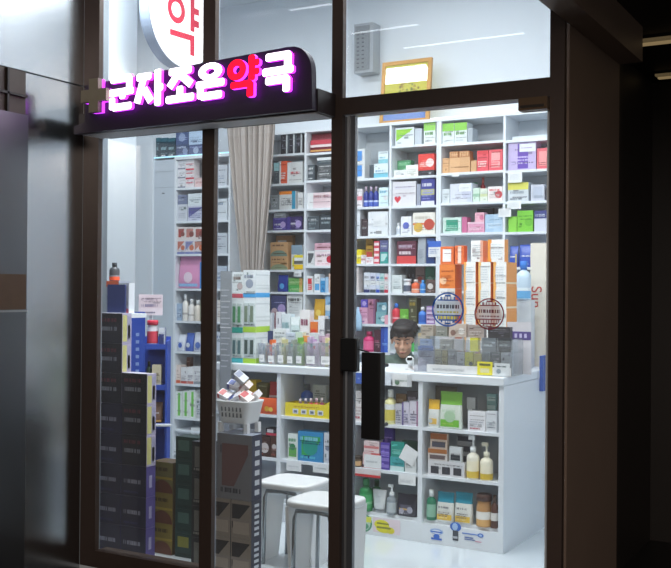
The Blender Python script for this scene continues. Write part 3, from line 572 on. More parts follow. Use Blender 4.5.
I('bot', 'red bottle with blue cap', 391.8, 399.4, 303.5, 'd8384a', 'txt=f0b0b8', cap='3a7ad8'); I('box', 'green carton', 400, 408.4, 309, '6aac3a', 'txt=a8d878'); I('box', 'dark olive carton', 409, 416.8, 298, '4a4a30', 'head=a08a3a'); I('bot', 'blue bottle with white cap', 418, 425.6, 307, '4a8ae0', 'lab=2f66c0'); I('box', 'lilac striped carton', 426.4, 434.6, 306, '9a78ac', 'rows=d8c8e0')
bay('B2', 7, zB2)
I('box', 'cream carton near the person', 418, 426, 333, 'c8b890', 'dot=efe8c8'); I('box', 'bright green carton', 410, 417.4, 343, '4ab85a', '')
# C1
bay('C1', 0, zC1)
I('box', 'white and lime carton, left', 440.5, 454, 123.5, 'e0e8e8', 'top=8ed050 foot=lgrey word=5a9a3a', d=.2); I('box', 'white and lime carton, right', 454.6, 467, 122.5, 'e0e8e8', 'top=8ed050 foot=lgrey word=5a9a3a', d=.2); I('box', 'plain grey carton', 467.6, 472.6, 128, 'a8b0b8', '', d=.2)
bay('C1', 1, zC1)
I('box', 'tan carton, left', 440.5, 448.8, 158.3, 'e0b080', 'belt=d8a470'); I('box', 'tan carton, centre', 449.4, 470, 157.5, 'd8a878', 'half=e0b080', side='b8824e', d=.16); I('box', 'small brown carton lying on top, left', 449.5, 458.4, 151.5, 'b87a4a', 'bars=d8a878', on=1, d=.14); I('box', 'small brown carton lying on top, right', 459, 469.4, 151, 'b87a4a', 'bars=d8a878', on=1, d=.14); I('box', 'small tan carton', 470.8, 476.6, 160.5, 'd0a274', '')
I('box', 'coral red carton, left of two', 477.2, 488.4, 150.5, 'e85460', 'txt=f8dcd8 cap=d83c44', d=.18); I('box', 'coral red carton, right of two', 489, 502.5, 149.5, 'e85a66', 'panel=f0a8a8 txt=e85a66', d=.18)
bay('C1', 2, zC1)
I('box', 'pale carton at left end', 442, 449.6, 189, 'd4dce0', 'txt=c0c8d0'); I('box', 'white bundled carton with taped note', 450.2, 472.4, 183.5, 'd8dce8', 'right=c8d0dc dot=c8cce0', d=.2); I('box', 'pale green carton, left', 473, 479.6, 188, 'cfe4d4', 'mid=a8d0b4'); I('box', 'pale green carton, right', 480.2, 487.4, 188.5, 'e0e8d8', 'mid=d0d8a8'); I('box', 'white carton with red disc', 488, 502.5, 186.5, 'efe8e6', 'dot=c83a44 head=e07878 txt=c8b8b8', d=.16)
I('bot', 'small red bottle at back', 480, 485, 177.5, 'd84a50', '', dy=.2, cap='e06a60'); I('box', 'dark green carton at back', 471, 477, 182.5, '4a9468', '', dy=.235, d=.03)
bay('C1', 3, zC1)
I('box', 'white carton with green panel', 443, 461.4, 217.5, 'd0e6dc', 'panel=2f9a7c txt=a8d8c4', d=.16); I('box', 'magenta carton', 462, 467, 217, 'c86a94', ''); I('box', 'pink carton, lower', 467.6, 484.4, 222, 'e4a0bc', 'txt=f4dce6 cap=f0c8d8', d=.14); I('box', 'pink carton, upper', 475, 484.2, 212.5, 'f0b4c4', 'dot=d87a9a', on=2, d=.12); I('box', 'pale blue carton', 485.2, 502.5, 214.2, 'b9d2e6', 'half=a8c4dc txt=d8e6f0', d=.16); I('box', 'black carton at back', 477, 493, 208.5, '33303a', '', dy=.2, d=.06)
# C2
bay('C2', 0, zC2)
I('box', 'clear white flat tray', 512.5, 548, 135.5, 'd8e2ea', '', d=.22, name='tray', cat='tray')
bay('C2', 1, zC2)
I('box', 'large purple and lilac carton', 508.5, 536, 142, 'c4b4dc', 'centre=6a4ab0 txt=c8b8e8', d=.22, side='b8a8d0'); I('box', 'coral red carton', 537, 549, 148, 'e0606c', 'panel=f09a9a', d=.2); I('box', 'red carton hidden by the frame', 549.6, 563, 148, 'd8505c', 'panel=f09a9a', d=.2)
bay('C2', 2, zC2)
I('box', 'white carton with yellow top', 508, 528.4, 182.5, 'cfd6da', 'top=dcd860 foot=3a4a5c word=9aa4ac', d=.18); I('box', 'grey-white carton', 531, 544.4, 184.5, 'c8ccd8', 'txt=a8b0c0 panel=b8c0d0', d=.18); I('box', 'dark carton at right end', 546, 556, 188, '4a4a54', '', d=.18)
bay('C2', 3, zC2)
I('box', 'lime green low carton', 508.5, 516.8, 216.5, '8ad048', '', d=.16); I('box', 'lime green tall carton', 517.4, 533, 210.5, '7cca3c', 'dot=6ab830', d=.16, side='5aa828'); I('box', 'navy and white carton', 534.4, 548, 210.5, 'd0d4e0', 'top=3a4080 head=c8d0e8', d=.16); I('box', 'navy carton beyond the frame', 548.6, 560, 210.5, '3a4080', 'txt=d0d8ea', d=.16)
bay('C2', 4, zC2)
for k, (x0, x1, y, nm) in enumerate(((509, 517.6, 246, 'left'), (518.4, 535, 244.5, 'middle'), (537.5, 551, 243, 'right'))): I('pouch', 'blue and cream snack pouch, %s of three,' % nm, x0, x1, y, '2f52b4', 'head=e8ecf4 right=c8b078 foot=8aa8e0', d=.09)
bay('C2', 5, zC2)
I('box', 'brown carton in the shade', 530, 549, 275, '6a584e', '', d=.12)
# price cards on the back shelf edges and notes taped to packs
YC = BY-.0035
def bc(desc, x0, x1, y0, y1, **k): card(desc, x0, x1, y0, y1, k.pop('Y', YC), cat='price card', group=k.pop('group', 'cards on the back wall shelves'), **k)
bc('white price card hanging under the top right shelf', 508, 522, 172, 182.5, design='fine=lgrey')
bc('white price card at far right below the third back shelf', 507, 521, 201, 209, design='fine=lgrey')
bc('white price card on the post between the two right bays', 498.5, 511, 208.5, 217, design='fine=lgrey')
bc('white note taped on the bundled carton', 459, 471, 184, 191.5, Y=BY+.0155, design='word=lgrey')
bc('white note taped on the large purple carton', 519.5, 535.5, 143.5, 151.5, Y=BY+.0155, design='word=lilac')
bc('white notice taped on the large white carton', 373.5, 385.5, 215.5, 226, Y=BY+.0155, design='txt=lgrey')
bc('blue and white sign card clipped on the shelf post, left of the orange cartons', 428.5, 441, 241, 257, design='top=3a6ac8 txt=8a9ac0')
bc('small white tag under the sixth shelf beside the curtain', 294, 301.5, 270.5, 276.5, design='txt=dgrey')
bc('yellow and white label hanging beside the kraft cartons', 294.3, 303, 255, 269.4, design='bot=f0c828 cap=f0e040 mid=6a6a60', Y=YC)
bc('white price card on the second back shelf edge, left of red cartons', 452, 459, 172.5, 176.5, design='')

# pictures and fittings on the back wall
a = P(379.5, 61, BY+.08); b = P(428.5, 119, BY+.08); w = b.x-a.x; h = a.z-ZT-.008
fp = thing('framed_picture', 'gold framed yellow picture leaning on top of the tall shelving', 'picture', ((a.x+b.x)/2, BY+.08, ZT+.007)); fp.rotation_euler.x = radians(-6)
G = M('b98a4a', .4, .3); mb = MB(); t = .03
mb.box(-w/2, -w/2+t, 0, .025, 0, h, G).box(w/2-t, w/2, 0, .025, 0, h, G).box(-w/2+t, w/2-t, 0, .025, 0, t, G).box(-w/2+t, w/2-t, 0, .025, h-t, h, G).build('frame', fp)
mb = MB().box(-w/2+t, w/2-t, .008, .02, t, h-t, M('e4d452', .5)); rnd = random.Random(5)
for k in range(34):
    an = rnd.random()*2*pi; rr = rnd.random()**.6; disc(mb, rr*.115*cos(an), h*.5+rr*.075*sin(an), .007+.006*rnd.random(), .0075-.0002*k/34, M(('8a8a3a', '9a7a3a', 'c09a3a', '6f7f46')[k % 4]), 7)
mb.face([(-w/2+t+.02, .0072, h*.3), (w/2-t-.02, .0072, h*.3), (w/2-t-.05, .0072, h*.24), (-w/2+t+.05, .0072, h*.24)], M('b4b860'))
mb.face([(-w/2+t, .0072, t), (w/2-t, .0072, t), (w/2-t, .0072, t+.05), (-w/2+t, .0072, t+.05)], M('6f8ad0')); mb.build('print', fp)
MB().box(-w/2+t, w/2-t, .004, .006, t, h-t, glassmat('picture_glass', base=.06)).build('glass', fp)
a = P(353, 24, 7.05); b = P(371.5, 71, 7.05)
sp = thing('wall_speaker', 'grey box speaker on the upper back wall left of the picture', 'speaker', ((a.x+b.x)/2, 7.12, b.z)); w = b.x-a.x; h = a.z-b.z
MB().box(-w/2, w/2, -.05, .078, 0, h, M('a4a8ac', .5)).build('cabinet', sp)
mb = MB().box(-w/2+.015, w/2-.03, -.056, -.0505, .02, h-.02, M('868a8e', .6))
for k in range(9):
    for j in range(2): mb.box(-w/2+.03+.045*j, -w/2+.05+.045*j, -.058, -.0562, .04+k*.033, .05+k*.033, M('55585c'))
mb.build('grille', sp)
# cove lamp on the cabinet tops
t = thing('ceiling_light', 'bright strip light lying behind the top edge of tall shelving', 'ceiling light', (-2.6, BY+.2, ZT+.0065), None)
MB().box(-.9, .6, -.02, .02, 0, .02, M('cccccc')).build('housing', t); MB().box(-.9, .6, -.016, .016, .0205, .04, M('ffffff', .5, emit='f4faff', es=1.6)).build('tube', t)

# ------------------------------------------------------------------ curtain
mb = MB(); rows = []; ncol = 150; nz = 34; Yq = 6.585
xt0, xt1 = P(226, 120, Yq).x, P(277.5, 120, Yq).x; zt = P(250, 112, Yq).z
xb0, xb1 = P(243, 285, Yq).x, P(262, 285, Yq).x; zb = P(250, 288, Yq).z
for j in range(nz+1):
    t = j/nz; z = zt+(zb-zt)*t; k = t**1.25; x0 = xt0+(xb0-xt0)*k; x1 = xt1+(xb1-xt1)*(t**1.5*.75+.25*t); amp = .032*(1-.35*t)
    rows.append([(x0+(x1-x0)*i/ncol, Yq+amp*sin(i/ncol*2*pi*8+1.2*sin(i*.07)+.5*t)+.012*sin(i*.61+2*t)*(1-t*.5), z) for i in range(ncol+1)])
za = zb
for j in range(1, 14):                                # below the tie the cloth falls straight and flares a little
    t = j/13; z = zb+(.05-zb)*t; x0 = xb0-.05*t; x1 = xb1+.05*t
    rows.append([(x0+(x1-x0)*i/ncol, Yq+.03*sin(i/ncol*2*pi*8+1.2*sin(i*.07)+.5), z) for i in range(ncol+1)])
cu = thing('curtain', 'beige grey curtain tied at waist height left of the shelving', 'curtain', (0, 0, 0))
mb.loft(rows, M('a89f99', .85, var=.08, scale=60), False, False, True, closed=False); cl = mb.build('cloth', cu)
s = cl.modifiers.new('thick', 'SOLIDIFY'); s.thickness = .003
MB().tube([(xt0-.05, Yq, zt+.01), (xt1+.05, Yq, zt+.01)], .012, M('c0c4c8', .3, .8)).build('rail', cu)
MB().tube([(xb0-.01, Yq-.045, zb), ((xb0+xb1)/2, Yq-.055, zb-.01), (xb1+.01, Yq-.045, zb)], .015, M('9a9088', .8)).build('tieback', cu)
# ------------------------------------------------------------------ goods in the left cabinet
GL_ = 'packs in the tall left cabinet'
def lrow(r):
    C.where = 'on %s shelf of the tall left cabinet' % ORD[r]; C.Y = LCY; C.z = zL[r]; C.depth = .27; C.items = []; C.group = GL_; C.xl, C.xr = LX[0]+.009, LX[1]-.009
C.where = 'on top of the tall left cabinet'; C.Y = LCY; C.z = zLT+.006; C.depth = .28; C.items = []; C.group = 'packs on top of the tall left cabinet'; C.xl, C.xr = -99, 99
for k, nm in enumerate(('leftmost', 'middle', 'rightmost')): I('box', 'dark teal box, %s of three' % nm, 152.6+7.7*k, 160+7.7*k, 138, '25404e', 'cap=3a6a78 foot=offw word=8ab0b8', d=.12)
I('box', 'slate blue carton, lower', 176, 188.5, 144.5, '4c5a7a', 'dot=8a98b8 head=b0bcd0', d=.16); I('box', 'slate blue carton with round emblem, lower', 189, 203, 144.5, '5a6488', 'disc=a8b4cc', d=.16); I('box', 'slate blue carton, upper', 176, 188.5, 130.5, '56648c', 'disc=98a6c4', on=3, d=.16); I('box', 'pale blue carton, upper', 189, 203, 129, 'c0d4ea', 'txt=98aac0', on=4, d=.16)
lrow(0)
for k, nm in enumerate(('bottom', 'middle', 'top')):
    I('box', 'white and grey carton, %s of left pile' % nm, 176, 185.4, 178.5-9*k, 'e6e6ea', 'base=8a90a0 word=c0c4cc', on=(2*k-2) if k else None)
    I('box', 'red and white carton, %s of right pile' % nm, 185.8, 194, 177.5-9*k, 'e8e2e4', 'belt=e0a8b0 cap=%s word=d05060' % ('d83a4a', 'e04858', 'e6e6ea')[k], on=(2*k-1) if k else None)
I('box', 'pale pink carton', 195, 204, 178, 'e4c8c8', 'word=c88a8a')
lrow(1)
I('box', 'white square carton', 175.6, 187, 204.5, 'd4d8e0', 'txt=b0b4c0'); I('box', 'grey-blue carton lying on the white one', 176, 186.5, 195, '7a84a0', 'word=c0c8d8', on=0); I('box', 'white and violet carton', 188, 204, 206, 'c8ccde', 'diag=5a5a9a txt=8a90b8'); I('box', 'white carton lying on the violet one', 188, 203, 193.5, 'dce4e8', 'word=a8b4bc', on=2)
lrow(2)
for k, (x0, x1, s) in enumerate(((175.6, 184.8, 'left'), (185.2, 194, 'middle'), (194.4, 204, 'right'))):
    I('box', 'white and orange patterned carton, lower %s' % s, x0, x1, 240, 'e2dce0', 'diag=%s base=7a84b4 dot=d87a5a' % ('c87a6a', '8a90c0', 'c88a7a')[k], on=None); I('box', 'white and red patterned carton, upper %s' % s, x0, x1, 227, 'e6dcd8', 'wedge=%s dot=8a4a44' % ('b04a44', 'c8847a', 'a85a54')[k], on=2*k)
lrow(3)
I('pouch', 'large pink bag with white emblem', 175.6, 199.5, 256, 'e09ac0', 'disc=f0d8e6 base=9ac0e8', d=.14); I('box', 'bright blue carton', 200, 204, 262, '4a94dc', '')
lrow(4)
I('box', 'pale blue carton', 175.6, 181.6, 303.5, 'a8bcd4', 'txt=c8d4e4'); I('bot', 'tall white bottle', 182.2, 187.2, 294.5, 'ece8e2', 'txt=b8b4b0'); I('bot', 'white bottle', 187.8, 193.4, 299, 'e6e2de', 'txt=b8b4b0'); I('bot', 'cream bottle', 194, 199.8, 300, 'e0d8cc', ''); I('box', 'olive and white carton', 200.2, 204, 301, '8a8a78', '')
lrow(5)
I('pouch', 'white and blue pouch, left', 175.8, 184, 334.5, 'dfe4ee', 'head=3a5ab0 disc=4a6ac0'); I('pouch', 'blue pouch, centre', 184.4, 192, 333, '4a68b8', 'disc=e0e6f0'); I('pouch', 'white and blue pouch, right', 192.4, 203.5, 332.5, 'd8dce8', 'disc=5a78c0 foot=3a5ab0')
lrow(6)
I('box', 'cream and orange carton', 175.6, 180.4, 365, 'e8d8d0', 'base=d86a4a'); I('box', 'white slim carton, left of three', 181, 187, 367.5, 'e8e8ea', 'base=c85a50 txt=b0b0b8'); I('box', 'white slim carton, middle of three', 187.5, 193.5, 367, 'e8e8ea', 'base=c87a70 txt=b0b0b8'); I('box', 'white slim carton, right of three', 194, 203.5, 366.5, 'e2e2e4', 'base=9aa0a8 txt=b0b0b8'); I('box', 'brown carton behind the slim ones', 176, 190, 357, '9a7468', 'word=d0b8a8', dy=.16, d=.08)
lrow(7)
for k, nm in enumerate(('first', 'second', 'third')): I('box', 'white carton with green stripe, %s in row' % nm, 176+6.7*k, 182+6.7*k, 391.5-.6*k, 'e6ece8', 'centre=7acb5a')
I('box', 'grey-white carton', 196.4, 204, 399, 'c8ccd0', 'txt=8a9098')
lrow(8)
I('box', 'white carton', 177, 190, 430, 'd0d4d8', 'head=8a9098'); I('box', 'white carton with dark window', 191, 203, 428, 'd8dcde', 'lab=5a6068')

for r, (x0, x1, yt, c, nm, ds) in enumerate(((206, 227, 165, 'c8ccd4', 'wide grey-white carton at right end', 'txt=9aa4b4'), (206, 227, 199, 'd4dae0', 'wide white carton at right end', 'head=8a9ab0'), (206, 227, 233, 'c4cad2', 'wide pale grey carton at right end', 'txt=a0a8b4'), (206, 227, 266, 'b8c4d4', 'wide pale blue carton at right end', 'belt=8a9ab8'), (206, 227, 300, 'd8d4d0', 'wide cream carton at right end', 'txt=b0a8a0'), (206, 227, 332, 'c8d0dc', 'wide blue-white carton at right end', 'head=6a80b0'), (206, 227, 366, 'd8dade', 'wide white carton at right end', 'txt=8a9098'))):
    it = None
    lrow(r); C.items = [(P(0, 250, LCY).x, P(205.5, 250, LCY).x, LCY, LCY+.3, 0, 4)]; I('box', nm, x0, x1, yt, c, ds, d=.12)

# ------------------------------------------------------------------ goods inside the counter
GCN = 'goods on the counter shelves'
def cbay(b, r, dy=.02):
    ph = ('at left end', 'above the stools', 'behind the pull plate', 'at right end')[b]
    C.where = 'on %s counter shelf %s' % (('bottom', 'middle', 'upper')[r], ph); C.Y = CYF+.002; C.z = CZ[r]; C.depth = .27; C.items = []; C.group = GCN; C.xl, C.xr = CXS[b]+.0145, CXS[b+1]-.0145
cbay(3, 2)
I('pouch', 'yellow and white refill pouch', 427.5, 438.6, 399.5, 'e6e8e4', 'lab=e8c060 head=d0d8d8 ldot=c8d0d4', d=.07, top='e8b83a'); I('pouch', 'green and white refill pouch', 439, 461, 392, 'dde6da', 'bot=7ac044 disc=b4d4b0 foot=a8d05a head=c0d8c0', d=.09, top='86c84c'); I('pouch', 'dark brown bag at back', 434, 456, 386.5, '5c5442', '', dy=.15, d=.07)
I('box', 'white carton with red foot', 468, 485.6, 411.5, 'e8e8ec', 'txt=b8bcc8 foot=b03a50', d=.1); I('box', 'white carton with pale print', 486.2, 496.6, 411.5, 'dfe3e8', 'txt=b0bcc4', d=.1); I('box', 'grey and white small carton at back', 467, 475.5, 397.5, '8a9298', 'card=e8ecee top=dfe4e8', dy=.15, d=.06); I('box', 'pale teal carton at back', 487, 496, 394, '8ab4b0', 'rows=c0d8d4', dy=.15, d=.06)
cbay(3, 1)
I('box', 'white pack with three dark pictures', 428, 464.5, 461.5, 'd8d8dc', 'wins=3c3c44', d=.06); I('box', 'white and brown pack, middle', 428, 447, 449, 'd8d0cc', 'top=a86a3a lab=6a5a5a', on=0, d=.06); I('box', 'brown and dark pack, top', 430.5, 447, 433.5, 'c8b4a4', 'top=9a5a30 lab=4a4a5a', on=1, d=.055)
I('box', 'white pack with dark picture', 449.5, 461.5, 447, 'd0d4d6', 'lab=33383e', on=0, d=.05); I('box', 'grey display pack with dark marks', 457, 473.5, 433, 'a8acb0', 'rows=4a4e5a', dy=.14, d=.06)
I('pump', 'white pump bottle with yellow stripe and pink disc', 466, 478, 436, 'ece8d8', 'lab=f4ecd0 bot=e0c050', cap='e8ecee', dy=.02); I('pump', 'cream pump bottle with yellow stripe', 479.5, 491.5, 443, 'eee8d2', 'lab=f2ead0 bot=d8b840', cap='e0dcc8', dy=.02)
cbay(3, 0)
I('bot', 'green mouthwash bottle with white cap', 426, 435, 490, '2f7a5c', 'lab=8ab8a0', cap='e6ecea'); I('pouch', 'blue-topped white and yellow bag, left', 436, 453, 492.5, 'dfe0da', 'bot=e8c050 txt=6a6a70 head=7a7a80 foot=f0e0a0', d=.09, top='2f8aa0'); I('pouch', 'blue-topped white and yellow bag, right', 454, 471.5, 493, 'dfe0da', 'bot=e8c050 txt=6a6a70 head=7a7a80 foot=f0e0a0', d=.09, top='2f8aa0'); I('jar', 'brown round bottle with white seal', 475.5, 490, 494.5, 'b88a5a', 'bot=d8a868 disc=e8e4de', cap='4a3028'); I('bot', 'dark brown bottle', 490.6, 497.6, 495.5, '5a3c34', 'disc=dcd8d4', cap='4a3830')
cbay(2, 2)
I('box', 'white carton with red swoosh', 353.8, 363, 391, 'e8e4e4', 'foot=c03050 txt=c8b8b8'); I('bot', 'yellow and white bottle', 384, 394.5, 390, 'e4e0a8', 'lab=d8c860 top=e8ecec', cap='e8ece8'); I('box', 'white and navy pack', 395.5, 401.6, 404, 'c8c8d0', 'txt=5a5a78'); I('box', 'lilac and white pack', 402.2, 409, 402, 'd4d0e0', 'left=6a5a98 txt=8a88a8'); I('box', 'white and mauve pack', 409.6, 418.5, 401, 'd8d4e0', 'right=a87a98 txt=6a6a88'); I('box', 'brown carton at back', 396, 406, 394, 'a0805a', 'head=d8c0a0', dy=.15, d=.06); I('box', 'dark carton at back', 407, 418, 391.5, '5a545c', 'head=a8a0b0', dy=.15, d=.06); I('box', 'pale carton behind the pull plate', 366, 382, 396, 'd0d4d8', 'txt=9aa0a8', d=.1)
cbay(2, 1)
I('jar', 'brown round jar at left', 352.5, 360.5, 456, '6a5a4a', 'lab=d8b080', cap='4a4038'); I('box', 'dark red flat carton', 362, 380, 465, '4a3038', 'base=c83a40', d=.1); I('box', 'red and white carton, lower', 363, 379.5, 453, 'd86a6a', 'txt=f0dcdc half=e8c0c0', on=1, d=.08); I('box', 'pink and white carton, upper', 364, 379, 441.5, 'e8d4d4', 'mid=e08a8a foot=c85a5a', on=2, d=.08)
I('box', 'purple tall pack', 380.6, 389.6, 443, '5a44a4', 'rows=8a78c8', d=.07); I('box', 'purple pack behind the tall one', 383, 393, 428.5, '54409a', 'disc=8a78c8', dy=.12, d=.06); I('box', 'teal and white pack, lower', 390.2, 404, 457, '4aa8ac', 'bot=c8e4e4', d=.07); I('box', 'teal and green pack, upper', 391, 404, 442, '2f9488', 'txt=8accc0', on=6, d=.06); I('box', 'pale carton at right', 404.8, 416, 452, 'd8dcdc', 'txt=b0b8b8', d=.08); I('box', 'dark green carton at back', 402, 417, 441, '4a6a5c', '', dy=.14, d=.06)
cbay(2, 0)
I('bot', 'large green bottle', 358.5, 370.4, 479, '2f8a50', 'lab=4aa868 txt=8ac89a', cap='2a7a48', d=.11); I('tube', 'white and silver cream tube', 371, 385, 490, 'dfe3e4', 'fine=a8b0b4', d=.09, cap='a8acb0'); I('bot', 'dark green bottle at back', 371, 380, 480, '3a7a50', '', dy=.14, cap='2a5a3c'); I('pump', 'grey pump bottle with white top', 386, 395.4, 485, '8a9298', 'lab=b8c0c4', cap='e8ecee'); I('pouch', 'black and white patterned bag', 396, 416, 494.5, '3a3844', 'panel=5a5868 word=d8b060 ldot=a8a8b8 dot=a8a8b8 foot=c8c8d0', d=.1)
cbay(1, 2)
ty = C.z; a = P(284.8, 404, CYF+.03); b = P(332, 404, CYF+.03)
t = thing('display_tray', 'yellow cardboard display tray with small white pictures on upper counter shelf', 'tray', ((a.x+b.x)/2+.04, CYF+.08, ty+.0005)); w = b.x-a.x+.06; hh = .085
YL = M('ecd838', .5); mb = MB().box(-w/2, w/2, -.06, -.056, 0, hh, YL).box(-w/2, w/2, .056, .06, 0, hh, YL).box(-w/2, w/2, -.0555, .0555, 0, .003, YL)
mb.prism([(-w/2, 0), (-w/2+.001, hh), (-w/2+.001, 0)], -.0555, .0555, YL)
for k in range(4): x = -w*.36+w*.15*k; mb.box(x, x+w*.1, -.0612, -.0602, .018, .048, M('dfe4e8')); mb.box(x+w*.02, x+w*.08, -.0618, -.0613, .024, .04, M('7a8290'))
prints(mb, 'txt=b0702a', -w*.4, w*.2, .055, .08, -.0602)
mb.build('tray_body', t); MB().prism([(w*.22, hh), (w/2, hh), (w/2, hh+.085)], -.06, -.056, YL).build('flap', t)
C.items = []; C.z = ty+.004; C.Y = CYF+.04
for k, (c, cp, nm) in enumerate((('7a3a8a', 'e8e0ec', 'purple'), ('5a3a7a', 'e8e0ec', 'dark purple'), ('c83a4a', 'f0e0e0', 'red'), ('d0603a', 'e8c8d8', 'orange'), ('9a3a5a', 'e8dce4', 'crimson'))): I('bot', '%s bottle in the yellow display tray' % nm, 297+5.4*k, 302+5.4*k, 399-.2*k, c, 'txt=e0c8d8', cap=cp, dy=0)
C.where = 'on upper counter shelf above the stools'
I('bot', 'blue bottle behind the yellow tray', 300, 311, 384, '3a64c0', 'lab=8aa8e0', dy=.13, cap='4a5a6a', d=.08); I('box', 'pale grey-green carton behind the yellow tray', 313, 326, 385, 'c0ccc8', 'txt=8a9a98', dy=.13, d=.06)
# small white basket behind the tray
def basket(name, label, x0, x1, y0, y1, z0, z1, taper, legs=0, holes=6, group=None):
    t = thing(name, label, 'basket', ((x0+x1)/2, (y0+y1)/2, z0), group); w, d, h = x1-x0, y1-y0, z1-z0; W_ = M('e6e8ea', .35, var=.02); n = 40
    def ring(s, z, inset=0): return [((w/2*s-inset)*(abs(cos(q))**.35)*(1 if cos(q) > 0 else -1), (d/2*s-inset)*(abs(sin(q))**.35)*(1 if sin(q) > 0 else -1), z) for q in [2*pi*(k+.5)/n for k in range(n)]]
    z_ = h*legs; mb = MB(); mb.loft([ring(taper*.9, z_), ring(taper, z_+.01), ring(.97, h-.012), ring(1.0, h-.008), ring(1.0, h), ring(.94, h), ring(.94, h-.01), ring(taper*.95, z_+.014), ring(taper*.88, z_+.006)], W_); mb.build('basket_body', t)
    for k in range(holes):
        u = -.32+.64*k/(holes-1)
        for j in range(2): 
            zz = z_+(h-z_)*(.3+.25*j); yy = -d/2*(taper+(1-taper)*(zz-z_)/(h-z_))-.0022
            mb = MB(); mb.box(w*u*.8-.004, w*u*.8+.004, yy-.0006, yy+.004, zz, zz+(h-z_)*.18, M('6a7076')); mb.build('slot', t)
    if legs:
        for sx in (-1, 1):
            for sy in (-1, 1): MB().box(sx*w*.36-.012, sx*w*.36+.012, sy*d*.3-.012, sy*d*.3+.012, 0, z_+.004, W_).build('leg', t)
    return t
a = P(286, 388, CYF+.05); b = P(297, 388, CYF+.05)
cbay(1, 1)
I('box', 'white and green slim carton', 288, 297.6, 434, 'e0e8e4', 'lab=6ab05a head=4a9a6a disc=3a8a5a', d=.1); I('box', 'large blue and green carton', 298, 323, 432, '3a8ec4', 'wedge=3aa85a disc=2a9a8a foot=5ac0d8 head=8ad0e0', d=.16, top='4aa0d0'); I('box', 'white carton with grey spots', 324, 331.5, 433, 'd4d8e0', 'disc=8a90a4 foot=a8b0c0', d=.1); I('box', 'grey carton hidden by the door post', 332.5, 345, 436, 'b0b4bc', '', d=.1)
cbay(1, 0)
I('box', 'pink carton with white label', 307, 320.5, 484, 'e8a8b8', 'fine=f0d0d8 head=d87a94', d=.12); I('box', 'maroon carton', 321.2, 331, 485, '6a3a44', 'txt=a07a84', d=.12); I('box', 'pale grey flat carton', 289, 306, 488, 'c4c8cc', 'word=8a9098', d=.12)
cbay(0, 2)
I('box', 'yellow carton', 244, 256, 380, 'd8b42a', 'word=8a6a1a', dy=.08, d=.12); I('box', 'olive carton', 257, 267, 383, '6a6430', 'word=a09a58', dy=.08, d=.12); I('pouch', 'red and white net bag', 267.5, 281.5, 382, 'c8483a', 'rows=e8d0c4', dy=.07, d=.1); I('pack', 'orange eight-sided pack with yellow disc', 257, 277, 398, 'e0643a', 'disc=d8a83a dot=e8c860', d=.03, dy=.005); I('box', 'white slim carton', 277.8, 282.5, 401, 'e4e8ea', '', d=.05)
cbay(0, 1)
I('box', 'dark brown carton with white discs, left', 250, 270, 436.5, '4a342e', 'ldot=d0c8c4 dot=d0c8c4 foot=8a4a40', d=.14); I('box', 'dark brown carton with white disc, right', 270.6, 281, 436, '54382f', 'disc=d0c8c4 foot=a05a4a', d=.14); I('box', 'small black and red box on top', 266, 278, 428.5, '2e2428', 'bot=c04050 card=d8d4d4', on=1, d=.1)
cbay(0, 0)
I('pouch', 'red and yellow snack bag', 261, 271, 486, 'd04030', 'disc=e8c040', d=.08); I('pouch', 'orange and red snack bag', 271.5, 281.5, 490, 'd86030', 'panel=d03a34', d=.08)
# notes and stickers on the counter
YN = CYF-.0035
def cn(desc, *a, **k): card(desc, *a, k.pop('Y', YN), group='cards on the counter front', **k)
YW = CYF-.0143
cn('blue and white card under the worktop edge beside the pull plate', 353.5, 391, 373.5, 384.5, Y=YW, col='dfe6f0', design='half=4a6ac0 word=8aa0d8'); cn('white card with small green plant drawing under the worktop edge', 392.5, 411.5, 374.5, 386.5, Y=YW, design='ldot=6a8a70 right=c8ccd0 word=9aa8a0')
cn('white price card on middle counter shelf edge, above the black patterned bag', 398.5, 415.5, 474.8, 485, design='txt=lgrey'); cn('white price card below the blue and green carton, left', 286.5, 301, 461.5, 471, design='word=lgrey'); cn('white price card below the blue and green carton, right', 313, 329.5, 463.5, 473, design='word=lgrey')
cn('white notice card propped on the dark red flat carton', 364, 381, 455, 468, Y=CYF+.0185, design='word=lgrey'); 
cn('white card with red band on shelf edge below the dark red carton', 354, 380.5, 469.5, 477, col='e0d4d4', design='bot=c83a3c')
o = card('tilted white note leaning against the teal packs', 398, 413, 446, 462, CYF+.018, design='', group='cards on the counter front'); o.rotation_euler.y = radians(28)
YS = CYF-.0012
def st(desc, x0, x1, y0, y1, parts):
    a = P(x0, y0, YS); b = P(x1, y1, YS); w = b.x-a.x; h = a.z-b.z; mb = MB()
    for k, (u0, v0, u1, v1, c) in enumerate(parts):
        if c[0] == '@':
            n = 20; mb.prism([(w*((u0+u1)/2-.5+(u1-u0)/2*cos(2*pi*q/n)), h*((v0+v1)/2+(v1-v0)/2*sin(2*pi*q/n))) for q in range(n)], -.0002*k, .0012, M(c[1:]))
        else: mb.box(w*(u0-.5), w*(u1-.5), -.0002*k, .0012, h*v0, h*v1, M(c))
    tag(mb.build('sticker', None, ((a.x+b.x)/2, YS-.0002, b.z)), desc, 'sticker', 'stickers on the counter base')
st('blue cup-shaped sticker on the counter base', 429, 444, 527, 541, [(.05, .45, .95, .95, '@9ab4dc'), (.2, .5, .8, .85, '@dfe6f0'), (.3, .08, .7, .5, '@3a6ac8'), (.15, .0, .85, .16, '3a6ac8'), (.15, .62, .85, .72, '3a6ac8')])
st('blue and black bottle-shaped sticker on the counter base', 450, 461, 521.5, 541.5, [(.0, .5, 1, 1, '@3a6ac0'), (.2, .55, .7, .95, '@a8c4e8'), (.25, .0, .75, .55, '4a4e58'), (.3, .12, .7, .24, 'b8bcc4')])
